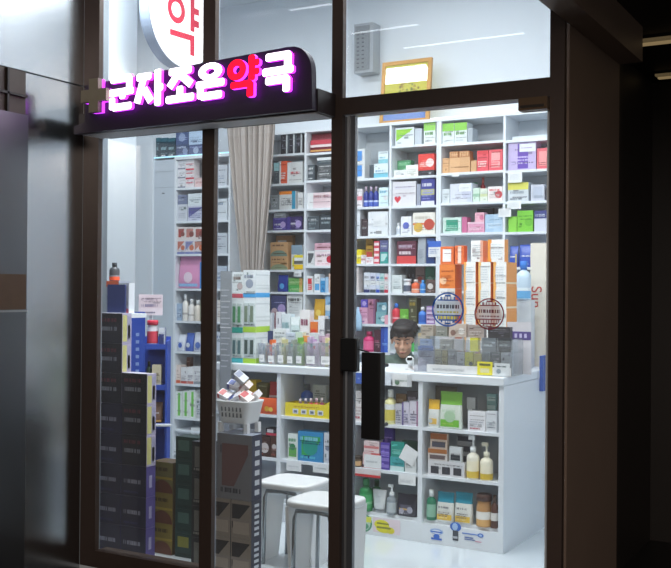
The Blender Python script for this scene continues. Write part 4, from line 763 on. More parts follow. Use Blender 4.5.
st('blue brush-shaped sticker on the counter base', 462, 483.5, 531, 543, [(0, .72, .8, .84, '5a84d0'), (.72, .55, 1, 1, '@3a6ac0'), (.78, .65, .94, .9, '@a8c0e8'), (.12, .1, .6, .2, '5a74b0'), (.12, .3, .52, .42, '5a74b0'), (.62, .0, .9, .08, 'd890a8')])
st('green round sticker with yellow top on the counter base', 356, 372, 512.5, 533, [(0, 0, 1, 1, '@5a9a78'), (.1, .08, .9, .9, '@b8d4c4'), (.1, .55, .95, .85, 'd8dc5a'), (.2, .15, .8, .5, '@5a9a78')])
st('yellow burst sticker on pale pink paper on the counter base', 373, 400, 517, 537, [(0, .1, 1, 1, 'e4d4dc'), (.05, .3, .6, .9, '@e4dc3a'), (.12, .1, .7, .6, '@e4dc3a'), (.5, .1, .8, .5, '@dcd03a'), (.15, .62, .6, .72, '8a8a3a'), (.15, .36, .66, .48, '8a8a3a')])

# ------------------------------------------------------------------ goods on the counter top
C.where = 'in the rack at the left end of the counter'; C.Y = CYF+.02; C.z = CT; C.depth = .5; C.items = []; C.group = 'toothbrush displays on the counter'; C.xl, C.xr = -99, 99
def tier(desc, x0, x1, yt, on, base, head, top=None):
    I('box', desc, x0, x1, yt, 'e2e8ea', 'base=%s %s' % (base, head), d=.3, on=on, sband=[(0, .17, base), (.3, .36, 'd0d8da'), (.42, .46, 'd0d8da'), (.8, .84, 'c8d0d4')], name='display_carton', cat='display carton')
tier('teal-based white display carton, lowest left', 232, 243, 333, None, '4ab4bc', 'txt=6a7a80'); tier('lime-based white display carton, lowest right', 243.4, 256, 332.5, None, 'a8d040', 'txt=6a7a80')
tier('green-based white display carton, middle left', 232, 243, 298, 0, '3aa898', 'txt=5a9a70'); tier('lime-based white display carton, middle right', 243.4, 256, 297.5, 1, 'b0d848', 'txt=6a8a78')
tier('red-based white display carton, top left', 232, 243, 272, 2, 'c85a68', 'head=7a6a62 dot=c0b0b0'); tier('blue-based white display carton, top right', 243.4, 256, 270, 3, '4aa4e0', 'disc=9aa4b4 head=8a94a8')
for k, (i, c) in enumerate(((0, '5a7a80'), (1, '4a5a54'), (2, '5a9a6c'), (3, '7a8a74'))):
    X0, X1, Y0, Y1, Z0, Z1 = C.items[i]
    for j in range(2):
        xm = X0+(X1-X0)*(.1+.45*j); mb = MB().box(0, (X1-X0)*.36, 0, .008, (Z1-Z0)*.24, (Z1-Z0)*.84, M('c8d4d4')); mb.box((X1-X0)*.06, (X1-X0)*.3, -.002, -.0001, (Z1-Z0)*.3, (Z1-Z0)*.76, M(c))
        tag(mb.build('toothbrush_pack', None, (xm, Y0-.0095, Z0)), '%s toothbrush pack hanging on the %s %s display carton' % (('left', 'right')[j], ('lowest', 'middle')[k//2], ('left', 'right')[k % 2]), 'toothbrush pack', 'toothbrush packs on the left rack')
TUBM = glassmat('clear_plastic', tint=(.96, .97, .97), base=.1, k=.5, haze=.14, hazecol=(.86, .89, .9))
def tub(desc, x0, x1, yt, yb, Yf, packs, zb=None, dd=.09):
    a = P(x0, yt, Yf); b = P(x1, yt, Yf); z0 = (CT if zb is None else zb)+.0005; zt = (a.z+b.z)/2; w = b.x-a.x; h = zt-z0; w0 = w*.78; d0 = dd*.8
    t = thing('plastic_tub', desc, 'tub', ((a.x+b.x)/2, Yf+dd/2, z0), 'clear tubs along the counter edge')
    def rg(ww, d, z): return [(-ww/2, -d/2, z), (ww/2, -d/2, z), (ww/2, d/2, z), (-ww/2, d/2, z)]
    mb = MB(); mb.loft([rg(w0, d0, 0), rg(w, dd, h), rg(w-.004, dd-.004, h), rg(w0-.004, d0-.004, .003)], TUBM, True, True, smooth=False); mb.build('tub_body', t)
    mb = MB().box(-w*.3, w*.3, -.0008, 0, h*.12, h*.45, M('f0f0f0')); prints(mb, 'txt=grey', -w*.28, w*.28, h*.14, h*.43, -.0008); o = mb.build('paper_tag', t, (0, -dd/2-.0005, 0)); o.location.y = -(d0+(dd-d0)*.12)/2-.0035
    n = len(packs)
    for k, (c, dz) in enumerate(packs):
        pw = (w0-.012)/n; x = (a.x+b.x)/2-w0/2+.006+pw*k; zz = z0+.0045
        mb = MB().box(x, x+pw-.002, Yf+dd/2-.026, Yf+dd/2+.024, zz, zz+h*(1+dz), M(c)); prints(mb, 'head=%s txt=%s' % (('grey', 'teal', 'red', 'navy')[k % 4], ('lgrey', 'grey')[k % 2]), x, x+pw-.002, zz, zz+h*(1+dz), Yf+dd/2-.026)
        o = mb.build('small_carton'); tag(o, '%s small carton standing in the %s' % (('first', 'second', 'third')[k], desc.replace('clear plastic tub', 'tub')), 'carton', 'small cartons in the counter tubs')
YT = CYF+.03
TB = [('clear plastic tub right beside the lime display carton', 257.5, 265.5, 343, (('dfe4e6', .12), ('c8d0d0', -.1))), ('clear plastic tub with orange carton, second from left on counter', 266.2, 275, 345, (('e8743a', .22), ('e6dcd8', .05))), ('clear plastic tub with pale cartons, third from left on counter', 275.8, 284.6, 343, (('e4e4da', .2), ('d8d4a0', .12))),
      ('clear plastic tub with grey cartons, fourth from left on counter', 285.4, 293.4, 345, (('8a9296', .1), ('a8b0a8', .22))), ('clear plastic tub with green carton, fifth from left on counter', 294.2, 302.8, 344, (('7ab04a', .25), ('9ac46a', .05))), ('clear plastic tub with lilac cartons, sixth from left on counter', 303.6, 317, 343, (('c8b4cc', .22), ('b8a0c4', .12), ('d8c8dc', .02))), ('clear plastic tub with pink cartons beside the door post', 318, 333, 343, (('d8b8c8', .2), ('e0d49a', .16), ('d0c0d0', .05)))]
for ds, x0, x1, yt, pk in TB: tub(ds, x0, x1, yt, 362, YT, pk)
C.where = 'on the counter behind the clear tubs'; C.Y = CYF+.16; C.z = CT; C.depth = .6; C.items = []; C.group = 'goods piled on the counter top'
for k, (c, nm, x0, x1, yt, ds) in enumerate((('3a4470', 'navy', 266, 272.6, 331, 'lab=e0e4ec'), ('dfe4e8', 'white', 273.2, 285.6, 329, 'txt=b8c0c8 head=c8d0d4'), ('c4cedc', 'pale blue', 286.2, 295, 333, 'txt=8a98b0'), ('cfe0d4', 'pale green', 295.6, 302.4, 332, 'txt=9ab8a4'), ('e8a050', 'orange', 303, 309, 336, 'head=d84030 txt=f0e0c0'), ('d8dce0', 'pale grey', 309.6, 318.4, 333, 'txt=a8a0b8'), ('b8a0b4', 'mauve', 319, 325, 336, 'txt=e0d0dc'), ('d8c4cc', 'pink-grey', 325.6, 334, 334, 'half=c0a0b0'))):
    I('box', '%s carton in second row' % nm, x0, x1, yt, c, ds, d=.09)
C.Y = CYF+.28; C.items = []
for k, (c, nm, x0, x1, yt, ds) in enumerate((('e6e8ec', 'white and navy striped', 267.5, 274, 313, 'left=5a6a94 right=c0c8d4'), ('e2e2e8', 'white and red striped', 274.6, 281, 312, 'left=8a5a64 txt=b8b8c4'), ('d4dde2', 'pale aqua', 281.6, 290.5, 314, 'txt=a8bcc4 head=8ab0b8'), ('cfe0e0', 'aqua and white', 291.1, 299.5, 317, 'txt=9ac0c0 cap=e8f0f0'), ('e4e0e0', 'white with maroon panel', 300.1, 309.8, 310, 'head=8a3a5a txt=c8c4c8'), ('d8742f', 'orange and yellow', 310.4, 317.6, 322, 'disc=e8c83a head=d83a2a'), ('dfe0e4', 'white tall', 318.2, 324.4, 316, 'txt=a8acb4'), ('4a4a50', 'black and white', 325, 334, 319, 'belt=c8c8cc'))):
    I('box', '%s carton in third row' % nm, x0, x1, yt, c, ds, d=.1)
# display case with small packs
cx0, cx1 = P(416, 350, 5.47).x, P(514, 350, 5.47).x; cy0, cy1 = 5.44, 5.63; zc = P(470, 338, 5.5).z
dc = thing('display_case', 'low clear acrylic display case on the counter with small packs inside', 'display case', ((cx0+cx1)/2, (cy0+cy1)/2, CT+.0005)); w, d, h = cx1-cx0, cy1-cy0, zc-CT
AC = glassmat('acrylic', tint=(.93, .94, .95), base=.1, k=.6, haze=.08)
for nm, bx in (('front_panel', (-w/2, w/2, -d/2, -d/2+.004, .004, h*.96)), ('back_panel', (-w/2, w/2, d/2-.004, d/2, .004, h)), ('side_panel', (-w/2, -w/2+.004, -d/2+.0045, d/2-.0045, .004, h)), ('side_panel', (w/2-.004, w/2, -d/2+.0045, d/2-.0045, .004, h)), ('shelf_panel', (-w/2+.0045, w/2-.0045, -d/2+.0045, d/2-.0045, h*.62, h*.64))): MB().box(*bx, AC).build(nm, dc)
MB().box(-w/2, w/2, -d/2, d/2, 0, .0035, M('c8ccd0')).build('base', dc)
mb = MB().box(-w*.36, w/2-.005, -d/2-.0025, -d/2-.0008, .004, h*.24, M('dcdcdc')); prints(mb, 'txt=grey word=lgrey', -w*.34, w*.1, .008, h*.23, -d/2-.0025); mb.build('label_strip', dc)
MB().box(w*.16, w*.31, -d/2-.004, -d/2-.0027, .004, h*.38, M('e4d83a')).box(w*.19, w*.28, -d/2-.005, -d/2-.0042, h*.08, h*.2, M('d8d4a0')).box(w*.18, w*.29, -d/2-.005, -d/2-.0042, h*.27, h*.33, M('6a6a3a')).build('yellow_label', dc)
mb = MB().box(w*.33, w*.48, -d/2-.004, -d/2-.0027, .004, h*.36, M('d8dcde')); prints(mb, 'head=5a6a70 ldot=8a98a0', w*.34, w*.47, .01, h*.34, -d/2-.004); mb.build('white_label', dc)
C.where = 'inside the acrylic display case'; C.Y = cy0+.02; C.z = CT+.004; C.depth = .17; C.items = []; C.group = 'small packs in the acrylic display case'; C.xl, C.xr = cx0+.006, cx1-.006
for k, (x0, x1, yt, c, nm, ds) in enumerate(((418, 433.5, 346, 'b4b8cc', 'lilac-grey wide pack', 'fine=8a90b0 cap=5a78b8'), (435, 441, 349, 'a8a488', 'olive-grey slim pack', 'txt=6a6a50'), (442, 447, 350, 'b8ac78', 'khaki slim pack', 'txt=7a7448'), (448, 456, 349, 'a0a4aa', 'dark grey pack', 'head=d8dcde'), (457, 464, 352, 'c4c8d0', 'silver pack', 'lab=8a90a0'), (465, 473, 352, 'dcd83a', 'bright yellow pack', 'dot=5a5a3a'), (474, 481, 354, 'dcd070', 'pale yellow pack', 'txt=8a7a3a'), (482, 490, 352, '7a848a', 'slate pack', 'belt=c8d0d4'), (491, 500, 352, '4a5258', 'black pack with white window', 'disc=a8b0b4'), (501, 512, 350, 'b4bac0', 'grey pack at right end', 'txt=5a606a'))): I('box', nm, x0, x1, yt, c, ds, d=.05, name='small_pack', cat='pack')
z2 = CT+h*.64+.0008
C.items = []; C.z = z2; C.where = 'on the upper level of the acrylic display case'
for k, (x0, x1, yt, c, nm, ds) in enumerate(((420, 432, 339, '8aa0c8', 'blue-grey flat pack', 'word=e0e4ec'), (440, 452, 339.5, '9a9a94', 'grey flat pack', 'word=e0e0dc'), (455, 463, 339, 'b0b0b4', 'silver flat pack', ''), (470, 478, 338, 'd8d440', 'yellow flat pack', ''), (482, 496, 338, '6a7278', 'slate flat pack', 'word=c8d0d4'), (498, 511, 338, '3a3e44', 'black flat pack', 'word=a8b0b4'))): I('box', nm, x0, x1, yt, c, ds, d=.05, dy=.02, name='small_pack', cat='pack')
# orange cartons
C.where = 'of the pile on the counter'; C.Y = 5.72; C.z = CT; C.depth = .5; C.items = []; C.group = 'orange and white cartons piled on the counter'; C.xl, C.xr = -99, 99
OR = 'f09a3c'; rows4 = (336, 310.5, 286, 262); DD = .34
for ci, (x0, x1, ds, nm) in enumerate(((464, 475.6, 'left=f0b060 panel=eceeee', 'left'), (478.6, 490.6, 'left=f4c070 panel=eceeee', 'middle'), (493.5, 506.4, 'left=f0b060 panel=eceeee', 'right'))):
    for r in range(4): I('box', 'white and orange carton, %s column, %s row' % (nm, ('bottom', 'second', 'third', 'fourth')[r]), x0, x1, rows4[r], 'f2f2f0', ds+' fine=c0c8d0', on=(ci*4+r-1) if r else None, d=DD, side=OR, top='f4d0a0', sband=[(.08, .16, 'f8e0b8')])
I('box', 'white and orange carton, topmost left', 471, 483, 240.5, 'f0eeec', 'right=e8a890 fine=b8bec4', on=3, d=DD, side='e88a48'); I('box', 'white and orange carton, topmost right', 488, 504.5, 239.5, 'f0eeec', 'left=f09a3c panel=eceeee fine=c8ccd0', on=11, d=.12, side=OR)
for r, (yt, c, ds, nm) in enumerate(((337, 'e0d8d4', 'txt=c8c0bc', 'white carton, bottom'), (312, 'd8d8dc', 'half=e4e4e8 fine=c0c0c8', 'white carton, second'), (288.5, 'e0dcd8', 'half=ececec txt=c8c4c0', 'white carton, third'))): I('box', nm+' of the left column', 439.5, 455, yt, c, ds, on=(13+r) if r else None, d=.2, side='e8843a')
I('box', 'solid orange carton with white emblem, left column', 439.5, 455, 264.5, 'e8823a', 'ldot=f4c8a0 foot=c86a2a word=c86a2a', on=16, d=.2, side='d8722c'); I('box', 'orange carton with white label, top of left column', 440.5, 453.6, 246.5, 'e8743c', 'panel=f0ecea', on=17, d=.06, side='d8642c'); I('box', 'orange carton with white bottle picture, top of left column', 455, 467.6, 245.5, 'e8743c', 'centre=f2d8c8', on=17, d=.1, side='d8642c')
C.where = 'lying on top of the acrylic display case'; C.Y = cy0+.03; C.z = CT+h*1.0+.004; C.depth = .15; C.items = []; C.group = None
for k, (x0, x1, yt, c, nm, ds) in enumerate(((421, 433, 325, 'b4aa9c', 'beige flat pack, leftmost,', 'word=8a8078'), (436, 447, 326, '8e9088', 'grey-green flat pack', 'word=c8c8c0'), (449, 466, 324, 'c8b8ac', 'pale brown pack with white marks', 'dot=e8e4e0 ldot=8a6a60'), (468, 484, 325, 'a89a94', 'brown-grey pack', 'txt=e0d8d4'), (488, 510, 327, '3a383c', 'long black pack', 'head=6a686c'))): I('box', nm, x0, x1, yt, c, ds, d=.08, name='small_pack', cat='pack')
# display card, bottle and tall board at the right end
a = P(507, 322, 5.655); b = P(531, 322, 5.655)
cdv = thing('display_card', 'white display card with purple band standing right of the acrylic case', 'display card', ((a.x+b.x)/2, 5.665, CT+.0005)); w = b.x-a.x; h = a.z-CT
mb = MB().box(-w/2, w/2, -.006, .006, 0, h, M('d4d0d4')); mb.box(-w/2+.001, w/2-.001, -.0075, -.0062, h*.66, h*.82, M('5a4a8c'))
for k in range(4): mb.box(-w*.38+w*.2*k, -w*.28+w*.2*k, -.0085, -.0077, h*.7, h*.78, M('c8c0e0'))
mb.build('card', cdv); MB().box(-w*.3, w*.3, .0065, .03, 0, .004, M('c8c8c8')).build('foot', cdv)
C.where = 'on the counter right of the orange cartons'; C.Y = 6.12; C.z = CT; C.depth = .4; C.items = []; C.group = None; C.xl = -99; C.xr = 99
I('box', 'pale tall carton under a blue spray bottle', 513.5, 531, 300, 'd8dcdf', 'txt=b8c0c8', d=.14); I('bot', 'white and blue spray bottle', 515.5, 529.5, 261, 'c8dcea', 'bot=6ab0e0 txt=e8f0f4', on=0, cap='3a80d8')
a = P(530.5, 243, 6.3); b = P(547, 243, 6.3); w = b.x-a.x; h = (a.z+b.z)/2-CT
sb = thing('upright_board', 'cream upright board with red sideways lettering at counter end', 'display board', ((a.x+b.x)/2, 6.31, CT+.0005))
MB().box(-w/2, w/2, -.008, .008, 0, h, M('ddd6c8')).build('board', sb); MB().box(-w*.4, w*.4, .0085, .05, 0, .006, M('c8c8c8')).build('foot', sb)
cu_ = bpy.data.curves.new('lettering', 'FONT'); cu_.body = 'Sun'; cu_.size = .1; cu_.extrude = .0008
to = bpy.data.objects.new('lettering_source', cu_); COL.objects.link(to); bpy.context.view_layer.update()
me = bpy.data.meshes.new_from_object(to.evaluated_get(bpy.context.evaluated_depsgraph_get())); bpy.data.objects.remove(to); me.materials.clear(); me.materials.append(M('b8423a'))
lt = bpy.data.objects.new('lettering', me); COL.objects.link(lt); lt.parent = sb
zz = P(540, 286, 6.3).z-CT; lt.matrix_local = Matrix(((0, 1, 0, -w*.42), (0, 0, -1, -.0092), (-1, 0, 0, zz), (0, 0, 0, 1)))
a = PX(541.5, 356, -1.955); b = PX(550, 389, -1.955)
tag(MB().box(-1.9675, -1.945, a.y, a.y+.34, b.z, a.z, M('3458a8', .5)).build('hanging_folder'), 'blue folder hanging on the right end of the counter', 'folder')
a = P(220.5, 271, 5.335); b = P(231.5, 271, 5.335)
nb = thing('price_list_board', 'narrow grey price list board standing at the left end of the counter', 'board', ((a.x+b.x)/2, 5.34, 0)); w = b.x-a.x
mb = MB().box(-w/2, w/2, -.005, .005, .004, a.z, M('8f9498', .5)); mb.box(-w/2, w/2, -.0062, -.0052, 1.236, 1.242, M('dcdcdc'))
for k in range(14): mb.box(-w*.42, w*(.15+.25*((k*7) % 3)/2), -.0062, -.0052, .98+.037*k+(.02 if k > 6 else 0), .988+.037*k+(.02 if k > 6 else 0), M('b8bcc0'))
mb.build('board', nb); MB().box(-w/2, w/2, -.04, .04, 0, .0035, M('77797c')).build('foot', nb)
# scanner
a = P(404.5, 366, 5.56)
sc_ = thing('barcode_scanner', 'white hand scanner standing on the counter before the person', 'scanner', (a.x+.035, 5.57, CT+.0005), None, radians(20))
MB().lathe([(.032, 0), (.034, .006), (.014, .012), (.012, .03)], M('e8e8e8', .3), 20).build('stand', sc_)
mb = MB(); mb.loft([[(sx*w_*cos(q), y+.0, z+w_*.8*sin(q)) for q in [2*pi*k/14 for k in range(14)]] for sx, w_, y, z in ((1, .012, -.05, .07), (1, .024, -.04, .068), (1, .027, -.01, .06), (1, .022, .03, .045), (1, .016, .07, .02))], M('e8eaea', .3)); mb.build('head', sc_)
MB().box(-.016, .016, -.056, -.0505, .062, .08, M('17181a', .2)).build('window', sc_)
# hanging pale bag left on the shelf post
a = P(353.5, 307, 6.87); b = P(361.5, 331, 6.87)
tag(MB().loft([[(x*(b.x-a.x)/2*s, y*.018*s2, z*(a.z-b.z)) for x, y in [(cos(2*pi*k/12), sin(2*pi*k/12)) for k in range(12)]] for s, s2, z in ((1, .6, 0), (1.05, 1, .2), (.9, .8, .6), (.35, .4, .85), (.2, .2, 1))], M('a8cbe6', .5)).build('hanging_bag', None, ((a.x+b.x)/2, 6.877, b.z)), 'small pale blue bag hanging on the shelf post beside the door post', 'bag')

# ------------------------------------------------------------------ window display on the floor
def crate(name, cat, label, x0, x1, y0, y1, z0, z1, col, design, side, sdesign=None, group=None, top=None):
    w, d = x1-x0, y1-y0; h = z1-z0; mb = MB().box(-w/2, w/2, -d/2, d/2, 0, h, M(col), M(side), M(top or side)); prints(mb, design, -w/2, w/2, 0, h, -d/2)
    for (u0, v0, u1, v1, c) in sdesign or ():
        xx = w/2+.001; mb.face([(xx, -d/2+u0*d, v0*h), (xx, -d/2+u1*d, v0*h), (xx, -d/2+u1*d, v1*h), (xx, -d/2+u0*d, v1*h)], M(c))
    return tag(mb.build(name, None, ((x0+x1)/2, (y0+y1)/2, z0)), label, cat, group)
NUM = ['bottom', 'second', 'third', 'fourth', 'fifth', 'sixth', 'seventh', 'top']
SD = [(.05, .06, .5, .94, 'cfcb86'), (.55, .1, .95, .9, 'a8a6c4'), (.6, .15, .85, .6, '8886b0')]
for col, x0, x1, n, ht in (('left', -3.982, -3.797, 8, 1.353), ('right', -3.795, -3.614, 6, 1.022)):
    for k in range(n):
        pos = NUM[k] if k < n-1 else 'topmost'
        crate('drink_carton', 'carton', 'dark purple carton, %s of the %s stack just inside the window' % (pos, col), x0, x1, 4.25, 4.327, k*ht/n+.0005, (k+1)*ht/n-.0005, '1f1b28' if k >= n-3 else '241f38', ('top=1d1a22 head=6a2a3a word=8a8a94' if k >= n-3 else 'word=9a98a8 foot=3a3560'), 'b8b0cc' if k >= n-3 else '5a5090', SD if k >= n-3 else [(.3, .3, .6, .7, 'a8a4c8')], 'purple cartons stacked in the window', 'c8c4d0')
for k in range(3): crate('round_print_carton', 'carton', 'brown and yellow carton with curved print, %s of three by window' % ('bottom', 'middle', 'top')[k], -3.70, -3.55, 4.40, 4.52, k*.172+.0005, (k+1)*.172-.0005, '8a7a3a' if k < 2 else '7a7448', 'head=4a3a22 arc=6a4030 belt=a89440', '5a4a30', None, 'brown and yellow cartons in the window')
for k in range(5): crate('drink_carton', 'carton', 'dark green carton, %s of five beside the window mullion' % ('bottom', 'second', 'third', 'fourth', 'top')[k], -3.53, -3.376, 4.40, 4.5, k*.134+.0005, (k+1)*.134-.0005, '24413c', ('card=4a6a62 ' if k else 'card=8a8a3a ')+'foot=1a302c', '1c322e', None, 'dark green cartons in the window')
# tall grey carton pile
BARS = [(.3, .08+.15*k, .75, .16+.15*k, 'c8ccd4') for k in range(6)]
for r in range(2):
    for c, (x0, x1) in enumerate(((-3.172, -3.045), (-3.041, -2.914))):
        crate('supplement_carton', 'carton', 'grey and brown carton with dark corner, %s row %s, under the large carton' % (('lower', 'upper')[r], ('left', 'right')[c]), x0, x1, 4.25, 4.343, r*.199+.0005, (r+1)*.199-.0005, '8a7f74', 'diag=2e2a2c lab=a09488 belt=8a8078', '2a2c40', BARS, 'grey and brown cartons near the stools')
crate('supplement_carton', 'carton', 'large grey carton with red emblem on top of the brown cartons', -3.135, -2.914, 4.25, 4.343, .399, .738, '77777c', 'head=4a4248 wedge=6a4a48 foot=3a3a40', '2a2c44', BARS, None, '9aa0b0')
crate('supplement_carton', 'carton', 'plain grey carton standing behind the large grey carton, under the basket', -3.135, -2.99, 4.345, 4.45, .399, .738, '77777c', '', '6a6c7c')
crate('supplement_carton', 'carton', 'plain brown carton behind the lower brown cartons', -3.135, -2.99, 4.345, 4.45, .0005, .398, '8a7f74', '', '6a645c')
for k in range(4): crate('drink_carton', 'carton', 'black and white carton, %s of the pile beside the mullion' % ('bottom', 'second', 'third', 'top')[k], -3.30, -3.178, 4.25, 4.33, k*.17+.0005, (k+1)*.17-.0005, '2e2c30', 'wedge=6a6862 foot=8a8880', '2a2a2c', None, 'black and white cartons beside the mullion')
bk = basket('basket', 'white plastic basket full of small cartons on the grey cartons', -3.175, -2.945, 4.26, 4.43, .7385, .908, .78, .28, 6)
rnd = random.Random(11); PC = [('e6e2e4', 'c05a5a', 'white and red'), ('e0e0e6', '4a5a9a', 'white and blue'), ('e8dcd8', 'c03a40', 'pale and crimson'), ('d8dce4', '8a90a8', 'grey-white'), ('e4d0d0', 'b86a70', 'pink and red')]
slots = [(-3.128, 4.31, .935, 20), (-3.06, 4.31, .925, -28), (-2.992, 4.31, .93, 30), (-3.128, 4.385, .935, -20), (-3.06, 4.385, .94, 24), (-2.992, 4.385, .93, -30), (-3.095, 4.35, .986, 14), (-3.025, 4.35, .978, -34), (-3.06, 4.35, 1.03, 38)]
nm_ = ['front left', 'front middle', 'front right', 'back left', 'back middle', 'back right', 'second layer left', 'second layer right', 'topmost']
for k, (x, y, z, rr) in enumerate(slots):
    c, c2, cn_ = PC[k % 5]; mb = MB().box(-.036, .036, -.024, .024, -.016, .016, M(c)); prints(mb, 'left=%s txt=%s' % (c2, 'grey'), -.036, .036, -.016, .016, -.024)
    mb.face([(-.032, -.02, .0168), (.0, -.02, .0168), (.0, .02, .0168), (-.032, .02, .0168)], M(c2))
    o = mb.build('small_carton', None, (x, y, z-.006)); o.rotation_euler = (radians(28+6*rnd.random()), radians(rr), radians(rnd.uniform(-18, 18))); tag(o, '%s small carton heaped in the basket, %s' % (cn_, nm_[k]), 'carton', 'small cartons heaped in the basket')
# blue display stand, turned a little towards the door
BL = M('2c4fb4', .5); RZ = radians(33); SX, SY = P(149, 345, 4.74).x, 4.74
ds = thing('display_stand', 'blue cardboard display stand with stepped sides behind the purple cartons', 'display stand', (SX, SY, 0), None, RZ)
def db(nm, a0, a1, b0, b1, c0, c1, m=BL, par=None): return MB().box(a0, a1, b0, b1, c0, c1, m).build(nm, par or ds)
x0, xm, x1 = -.115, -.025, .112
db('back_panel', x0, x1, .19, .2, 0, 1.19); fl = db('side_flank', x0, xm, 0, .012, 0, 1.35)
for k in range(7): MB().box((x0+xm)/2-.01, (x0+xm)/2+.01, -.0012, 0, .93+.045*k, .95+.045*k, M('8aa4dc')).build('printed_mark', fl)
db('side_panel', x0, x0+.006, .0125, .189, 0, 1.2); db('side_panel', x1-.012, x1, .0, .189, 0, 1.17)
for z in (.664, .90, 1.149): db('shelf', xm+.001, x1-.0125, .002, .189, z-.03, z)
db('base', xm+.001, x1-.0125, .002, .189, 0, .1); db('shelf_lip', xm, x1+.03, -.06, -.001, .655, .664, M('d8dce0'))
def put(o, u, v, z):
    q = Matrix.Rotation(RZ, 4, 'Z') @ Vector((u, v, 0)); o.location = (SX+q.x, SY+q.y, z); o.rotation_euler.z = RZ
def simple(kind, desc, u, v, z, w, h, d, col, design='', **k):
    C.where = ''; C.items = []; C.xl, C.xr = -99, 99; C.z = 0; C.group = None; C.depth = 1; C.Y = 5.0
    a = P(300, 300, 5.02); sx = .001
    # size by metric: find the pixel span that gives w and h at this depth
    dx = w/(P(301, 300, 5.02).x-a.x); yt = 300-(h-a.z)/((P(300, 299, 5.02).z-a.z))
    o = I(kind, desc, 300-dx/2, 300+dx/2, yt, col, design, d=d, **k); o['label'] = desc; put(o, u, v, z+.0006); return o
simple('jar', 'red-lidded white and red tub on top of the blue stand', .015, .05, 1.149, .068, .145, .07, 'd8d4dc', 'bot=c83a4c lab=d84458', cap='d8304c')
simple('box', 'navy and white carton on top of the blue stand', .076, .05, 1.149, .04, .1, .05, '2f3a70', 'top=dfe4ec right=c8d0e0')
simple('box', 'cream and grey carton in the middle of the blue stand', .045, .05, .9, .056, .12, .06, 'd8d0b4', 'ldot=5a6a60 txt=8a8a80')
simple('bot', 'dark green bottle in the middle of the blue stand', -.005, .05, .9, .035, .14, .035, '2a4438', '', cap='1a2a22')
simple('pouch', 'brown and silver pouch in the lowest opening of the blue stand', .04, .05, .664, .085, .125, .05, '7a5a4a', 'head=c8c8cc base=d8a048')
o = simple('box', 'pale pink price board with printed price standing behind blue stand', .0, .2, 1.1, .15, .13, .01, 'e0d0d8', 'head=b8a8b4 word=8a84a0 bot=e8dce2 foot=6a6884', name='price_board', cat='price board')
q = Matrix.Rotation(RZ, 4, 'Z') @ Vector((-.02, .222, 0)); o.location = (SX+q.x, SY+q.y, 1.322); MB().box(-.008, .008, .005, .011, -1.322, .1, M('c8ccd0')).build('stem', o); MB().box(-.06, .06, -.02, .05, -1.322, -1.314, M('c8ccd0')).build('foot', o)
pt = thing('display_table', 'narrow white table behind the left purple stack', 'table', (-4.02, 4.5, 0))
MB().box(-.1, .1, -.1, .1, 1.32, 1.345, SHELF).build('tabletop', pt)
for sx in (-1, 1):
    for sy in (-1, 1): MB().box(sx*.02-.06-.012, sx*.02-.06+.012, sy*.085-.012, sy*.085+.012, 0, 1.3195, SHELF).build('leg', pt)
C.where = 'standing on the narrow table by the window'; C.Y = 4.42; C.z = 1.3455; C.depth = .3; C.items = []; C.group = None; C.xl, C.xr = -99, 99
I('box', 'navy blue plain display board', 107.5, 125, 284.5, '27356e', '', d=.012, name='display_board', cat='board'); I('box', 'tall white carton with blue edge', 119.5, 129, 283, 'dfe3ea', 'right=c8cce0 base=c05a70', dy=.06, d=.05); I('box', 'grey box with orange top', 106.5, 118.8, 281, '9aa0b0', 'cap=e86a40', dy=.06, d=.1, top='e86a40'); I('bot', 'dark bottle with orange foot', 107.2, 115, 262.5, '4a4e54', 'bot=e8643a txt=8a9098', on=2, dy=.08, cap='3a3e44')

# ------------------------------------------------------------------ stools
def stool(label, x0, x1, y0, y1, frame=True):
    t = thing('stool', label, 'stool', ((x0+x1)/2, (y0+y1)/2, 0), None); w, d = x1-x0, y1-y0; W_ = M('e4e6e8', .3, var=.01); n = 36
    def ring(s, z, e=.4): return [(w/2*s*(abs(cos(q))**e)*(1 if cos(q) > 0 else -1), d/2*s*(abs(sin(q))**e)*(1 if sin(q) > 0 else -1), z) for q in [2*pi*(k+.5)/n for k in range(n)]]
    MB().loft([ring(.96, .418), ring(1, .425), ring(1, .442), ring(.975, .45), ring(.9, .452)], W_).build('seat', t)
    for s in (-1, 1):
        mb = MB(); f = lambda z, k: [(s*(w/2-.012+k), -d*.42*q, z) for q in (1,)]
        a = .44; b = .24
        mb.loft([[(s*(w/2-.012), -d*a, .4175), (s*(w/2-.012), d*a, .4175), (s*(w/2-.03), d*a, .4175), (s*(w/2-.03), -d*a, .4175)], [(s*(w/2-.002), -d*b, .0), (s*(w/2-.002), d*b, 0), (s*(w/2-.02), d*b, 0), (s*(w/2-.02), -d*b, 0)]], W_, smooth=False); mb.build('leg_panel', t)
        y = s*d*.38; mb = MB(); r = .011
        mb.tube([(-w*.36, y, .001), (-w*.335, y, .36), (-w*.30, y, .398), (0, y, .404), (w*.24, y, .398), (w*.275, y, .36), (w*.3, y, .001)], r, M('aeb4b8', .25, .85)); mb.build('leg_frame', t)
    return t
stool('white stool with tapered side panels, farther and left of two', -3.07, -2.735, 4.49, 4.80)
stool('white stool with tapered side panels and steel tube legs, nearer the door', -2.675, -2.335, 4.16, 4.47)

